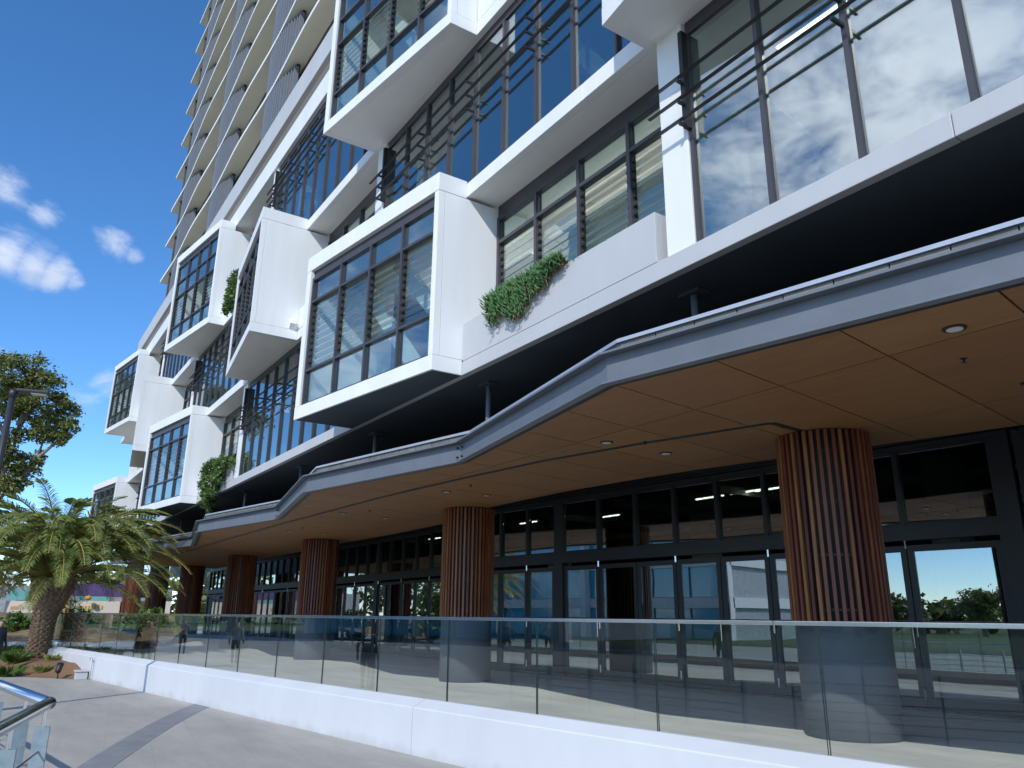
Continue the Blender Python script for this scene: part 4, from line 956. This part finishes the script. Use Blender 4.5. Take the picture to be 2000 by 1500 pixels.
# ================================================================== across the road, seen mirrored in the glass
ob = thing('office_block', (-54, -36, 0), 'white office block with blue glass across the road, seen mirrored', 'building')
part('block_wall', M().box(-70, -38, -52, -36.4, 0, 17), 'greyp', ob)
for k in range(5):
    z = 3.6 * k
    part('white_band', M().box(-70.3, -37.7, -52, -36.0, z + 2.7, z + 3.6), 'white', ob)
    for j in range(8):
        x = -70 + 4 * j; part('window_bay', M().box(x + .12, x + 3.88, -36.38, -36.2, z + .05, z + 2.68), 'bluewin', ob)
for j in range(3): x = -70 + 16 * j; part('fin', M().box(x - .3, x + .3, -36.2, -35.4, 0, 18), 'white', ob)
def back_tree(x, y, h, r, lab, mat='gum', conifer=False):
    t = thing('park_tree', (x, y, 0), lab, 'tree', 'trees across the road'); tr = M(); limb(tr, (x, y, 0), (x, y, h * .75), r * .1, r * .04, .02); part('trunk', tr, 'bark', t); cm_ = M()
    if conifer:
        for k in range(11): z = h * (.22 + .075 * k); rr = r * (1.05 - .085 * k); leafcloud(cm_, [((x, y, z), (rr, rr, h * .018), 200)], .3, .35, 22)
    else:
        leafcloud(cm_, [((x + random.uniform(-.5, .5) * r, y + random.uniform(-.5, .5) * r, h * random.uniform(.5, .85)), r * random.uniform(.45, .65), 420) for _ in range(7)], .45, .5, 12)
    part('crown', cm_, mat, t)
random.seed(9)
back_tree(-62, -95, 12, 3.2, 'tall layered pine across the road, mirrored in the right door', 'conifer', True)
for k, (x, y, h, r) in enumerate([(-57, -90, 5.5, 3), (-70, -96, 6, 3.5), (-50, -92, 5.5, 3), (-80, -33, 10, 4.5), (-90, -28, 11, 5), (-103, -30, 12, 6), (-122, -28, 13, 7), (-74, -27, 6, 2.6), (-97, -24, 6, 2.8), (-30, -80, 5, 3.5)]):
    back_tree(x, y, h, r, ['round tree left of the pine, mirrored', 'broad tree behind the pine, mirrored', 'tree right of the pine, mirrored', 'street tree at the office block corner, mirrored', 'big tree left of the office block, mirrored', 'second big tree left of the block, mirrored', 'farthest tree along the road, mirrored', 'small tree in front of the office block, mirrored', 'smallest tree by the road, mirrored', 'tree at the far right across the road, mirrored'][k])
# ================================================================== people
def person(loc, yaw, h, cols, lab, stride=.14, arms='down'):
    """cols: shirt, trousers, lower leg, hair; one skinned body, proportions from the height"""
    k = h / 1.75; V = []; E_ = []; Rr = []
    def v(x, y, z, r, p=None):
        V.append((x * k, y * k, z * k)); Rr.append(r * k); i = len(V) - 1
        if p is not None: E_.append((p, i))
        return i
    pel = v(0, 0, .93, .15); sp = v(0, .0, 1.12, .14, pel); ch = v(0, -.01, 1.32, .165, sp); nk = v(0, -.01, 1.47, .062, ch); hd = v(0, .015, 1.58, .085, nk); tp2 = v(0, .01, 1.68, .078, hd)
    v(0, .085, 1.575, .02, hd)
    for s in (-1, 1):
        hp_ = v(.10 * s, 0, .88, .105, pel); kn_ = v(.12 * s, stride * s * .5 + .03, .48, .068, hp_); an = v(.13 * s, stride * s, .09, .042, kn_); v(.14 * s, stride * s + .13, .04, .042, an)
        sh_ = v(.19 * s, -.01, 1.40, .07, ch)
        if arms == 'down': el = v(.27 * s, -.05, 1.14, .048, sh_); wr = v(.29 * s, .03, .90, .032, el); pm = v(.295 * s, .05, .83, .036, wr); tipd = (0, .02, -.075)
        else: el = v(.27 * s, .02, 1.13, .048, sh_); wr = v(.14 * s, .24, 1.18 + .06 * s, .032, el); pm = v(.09 * s, .29, 1.21 + .06 * s, .036, wr); tipd = (-.05 * s, .03, .03)
        px_, py_, pz_ = [c / k for c in V[pm]]
        for f in range(4):
            a = v(px_ + .0, py_ + (-.027 + .018 * f), pz_ - .035, .0095, pm); v(px_ + tipd[0], py_ + (-.03 + .02 * f) + tipd[1], pz_ + tipd[2] - .01 * (f in (1, 2)), .008, a)
        th_ = v(px_ - .02 * s, py_ + .045, pz_ + .005, .011, pm); v(px_ - .028 * s, py_ + .065, pz_ - .03, .009, th_)
    me = bpy.data.meshes.new('person'); me.from_pydata(V, E_, [])
    o = bpy.data.objects.new('person', me); COL.objects.link(o); o.location = loc; o.rotation_euler = (0, 0, yaw); ORG[o] = Vector(loc)
    sk = o.modifiers.new('skin', 'SKIN'); sk.use_smooth_shade = True
    if not me.skin_vertices: pass
    for i, d in enumerate(me.skin_vertices[0].data): d.radius = (Rr[i], Rr[i]); d.use_root = (i == 0)
    sb = o.modifiers.new('subd', 'SUBSURF'); sb.levels = 2; sb.render_levels = 2
    mt, t, b = newmat('clothes'); L = t.links.new; tcn = N('ShaderNodeTexCoord', t); sp_ = N('ShaderNodeSeparateXYZ', t); L(tcn.outputs['Object'], sp_.inputs[0])
    ab = N('ShaderNodeMath', t, operation='DIVIDE'); L(sp_.outputs[2], ab.inputs[0]); ab.inputs[1].default_value = 1.8 * k
    rp = N('ShaderNodeValToRGB', t); rp.color_ramp.interpolation = 'CONSTANT'; el_ = rp.color_ramp.elements
    skin = (.42, .25, .18)
    stops = [(0, (.03, .03, .035)), (.045, cols[2]), (.30, cols[1]), (.525, cols[0]), (.80, skin), (.905, cols[3])]
    el_[0].position = 0; el_[0].color = (*stops[0][1], 1); el_[1].position = stops[1][0]; el_[1].color = (*stops[1][1], 1)
    for p_, c_ in stops[2:]: e2 = el_.new(p_); e2.color = (*c_, 1)
    L(ab.outputs[0], rp.inputs[0]); L(rp.outputs[0], b.inputs['Base Color']); b.inputs['Roughness'].default_value = .8
    me.materials.append(mt)
    return tag(o, lab, 'person')
person((-18.02, .07, 0), 2.6, 1.60, ((.03, .035, .05), (.05, .045, .05), (.42, .25, .18), (.36, .22, .17)), 'person in dark jacket and shorts, mirrored in the glass balustrade', .12)
person((-37.3, -5.2, 0), 2.2, 1.58, ((.16, .18, .22), (.03, .03, .04), (.03, .03, .04), (.06, .04, .03)), 'person in grey jacket and black trousers, mirrored farthest left', .2, 'up')
person((-29.3, -3.05, 0), 2.4, 1.58, ((.2, .22, .26), (.03, .03, .035), (.03, .03, .035), (.05, .035, .03)), 'person in grey top and dark trousers, mirrored near the left columns', .16)
pp_ = on_z(-10, 1330, 0); person((pp_.x - 2.2, pp_.y - .05, .0), -.9, 1.62, ((.02, .03, .05), (.07, .06, .05), (.07, .06, .05), (.05, .04, .03)), 'person in navy jacket cut off at the left edge', .12)
# ================================================================== far belts of trees that close the horizon
random.seed(40)
def belt(pts, h, n, size, mat='gum'):
    m_ = M(); lobes = []
    for _ in range(n):
        i = random.randrange(len(pts) - 1); t = random.random(); p = Vector(pts[i]).lerp(Vector(pts[i + 1]), t); r = h * random.uniform(.28, .5)
        lobes.append((Vector((p.x + random.uniform(-4, 4), p.y + random.uniform(-4, 4), h * random.uniform(.25, .75))), (r * 1.3, r * 1.3, r), 130))
    return leafcloud(m_, lobes, size, .6, 10)
bm_ = belt([(-150, 60, 0), (-150, 0, 0), (-145, -50, 0), (-130, -95, 0)], 10, 90, 1.5); b2_ = belt([(-130, -95, 0), (-80, -110, 0), (-20, -105, 0), (40, -95, 0), (100, -70, 0)], 5.0, 110, 1.3); bm_.add(b2_.v, b2_.f); o = struct('far_trees', bm_, 'gum', kind='stuff')
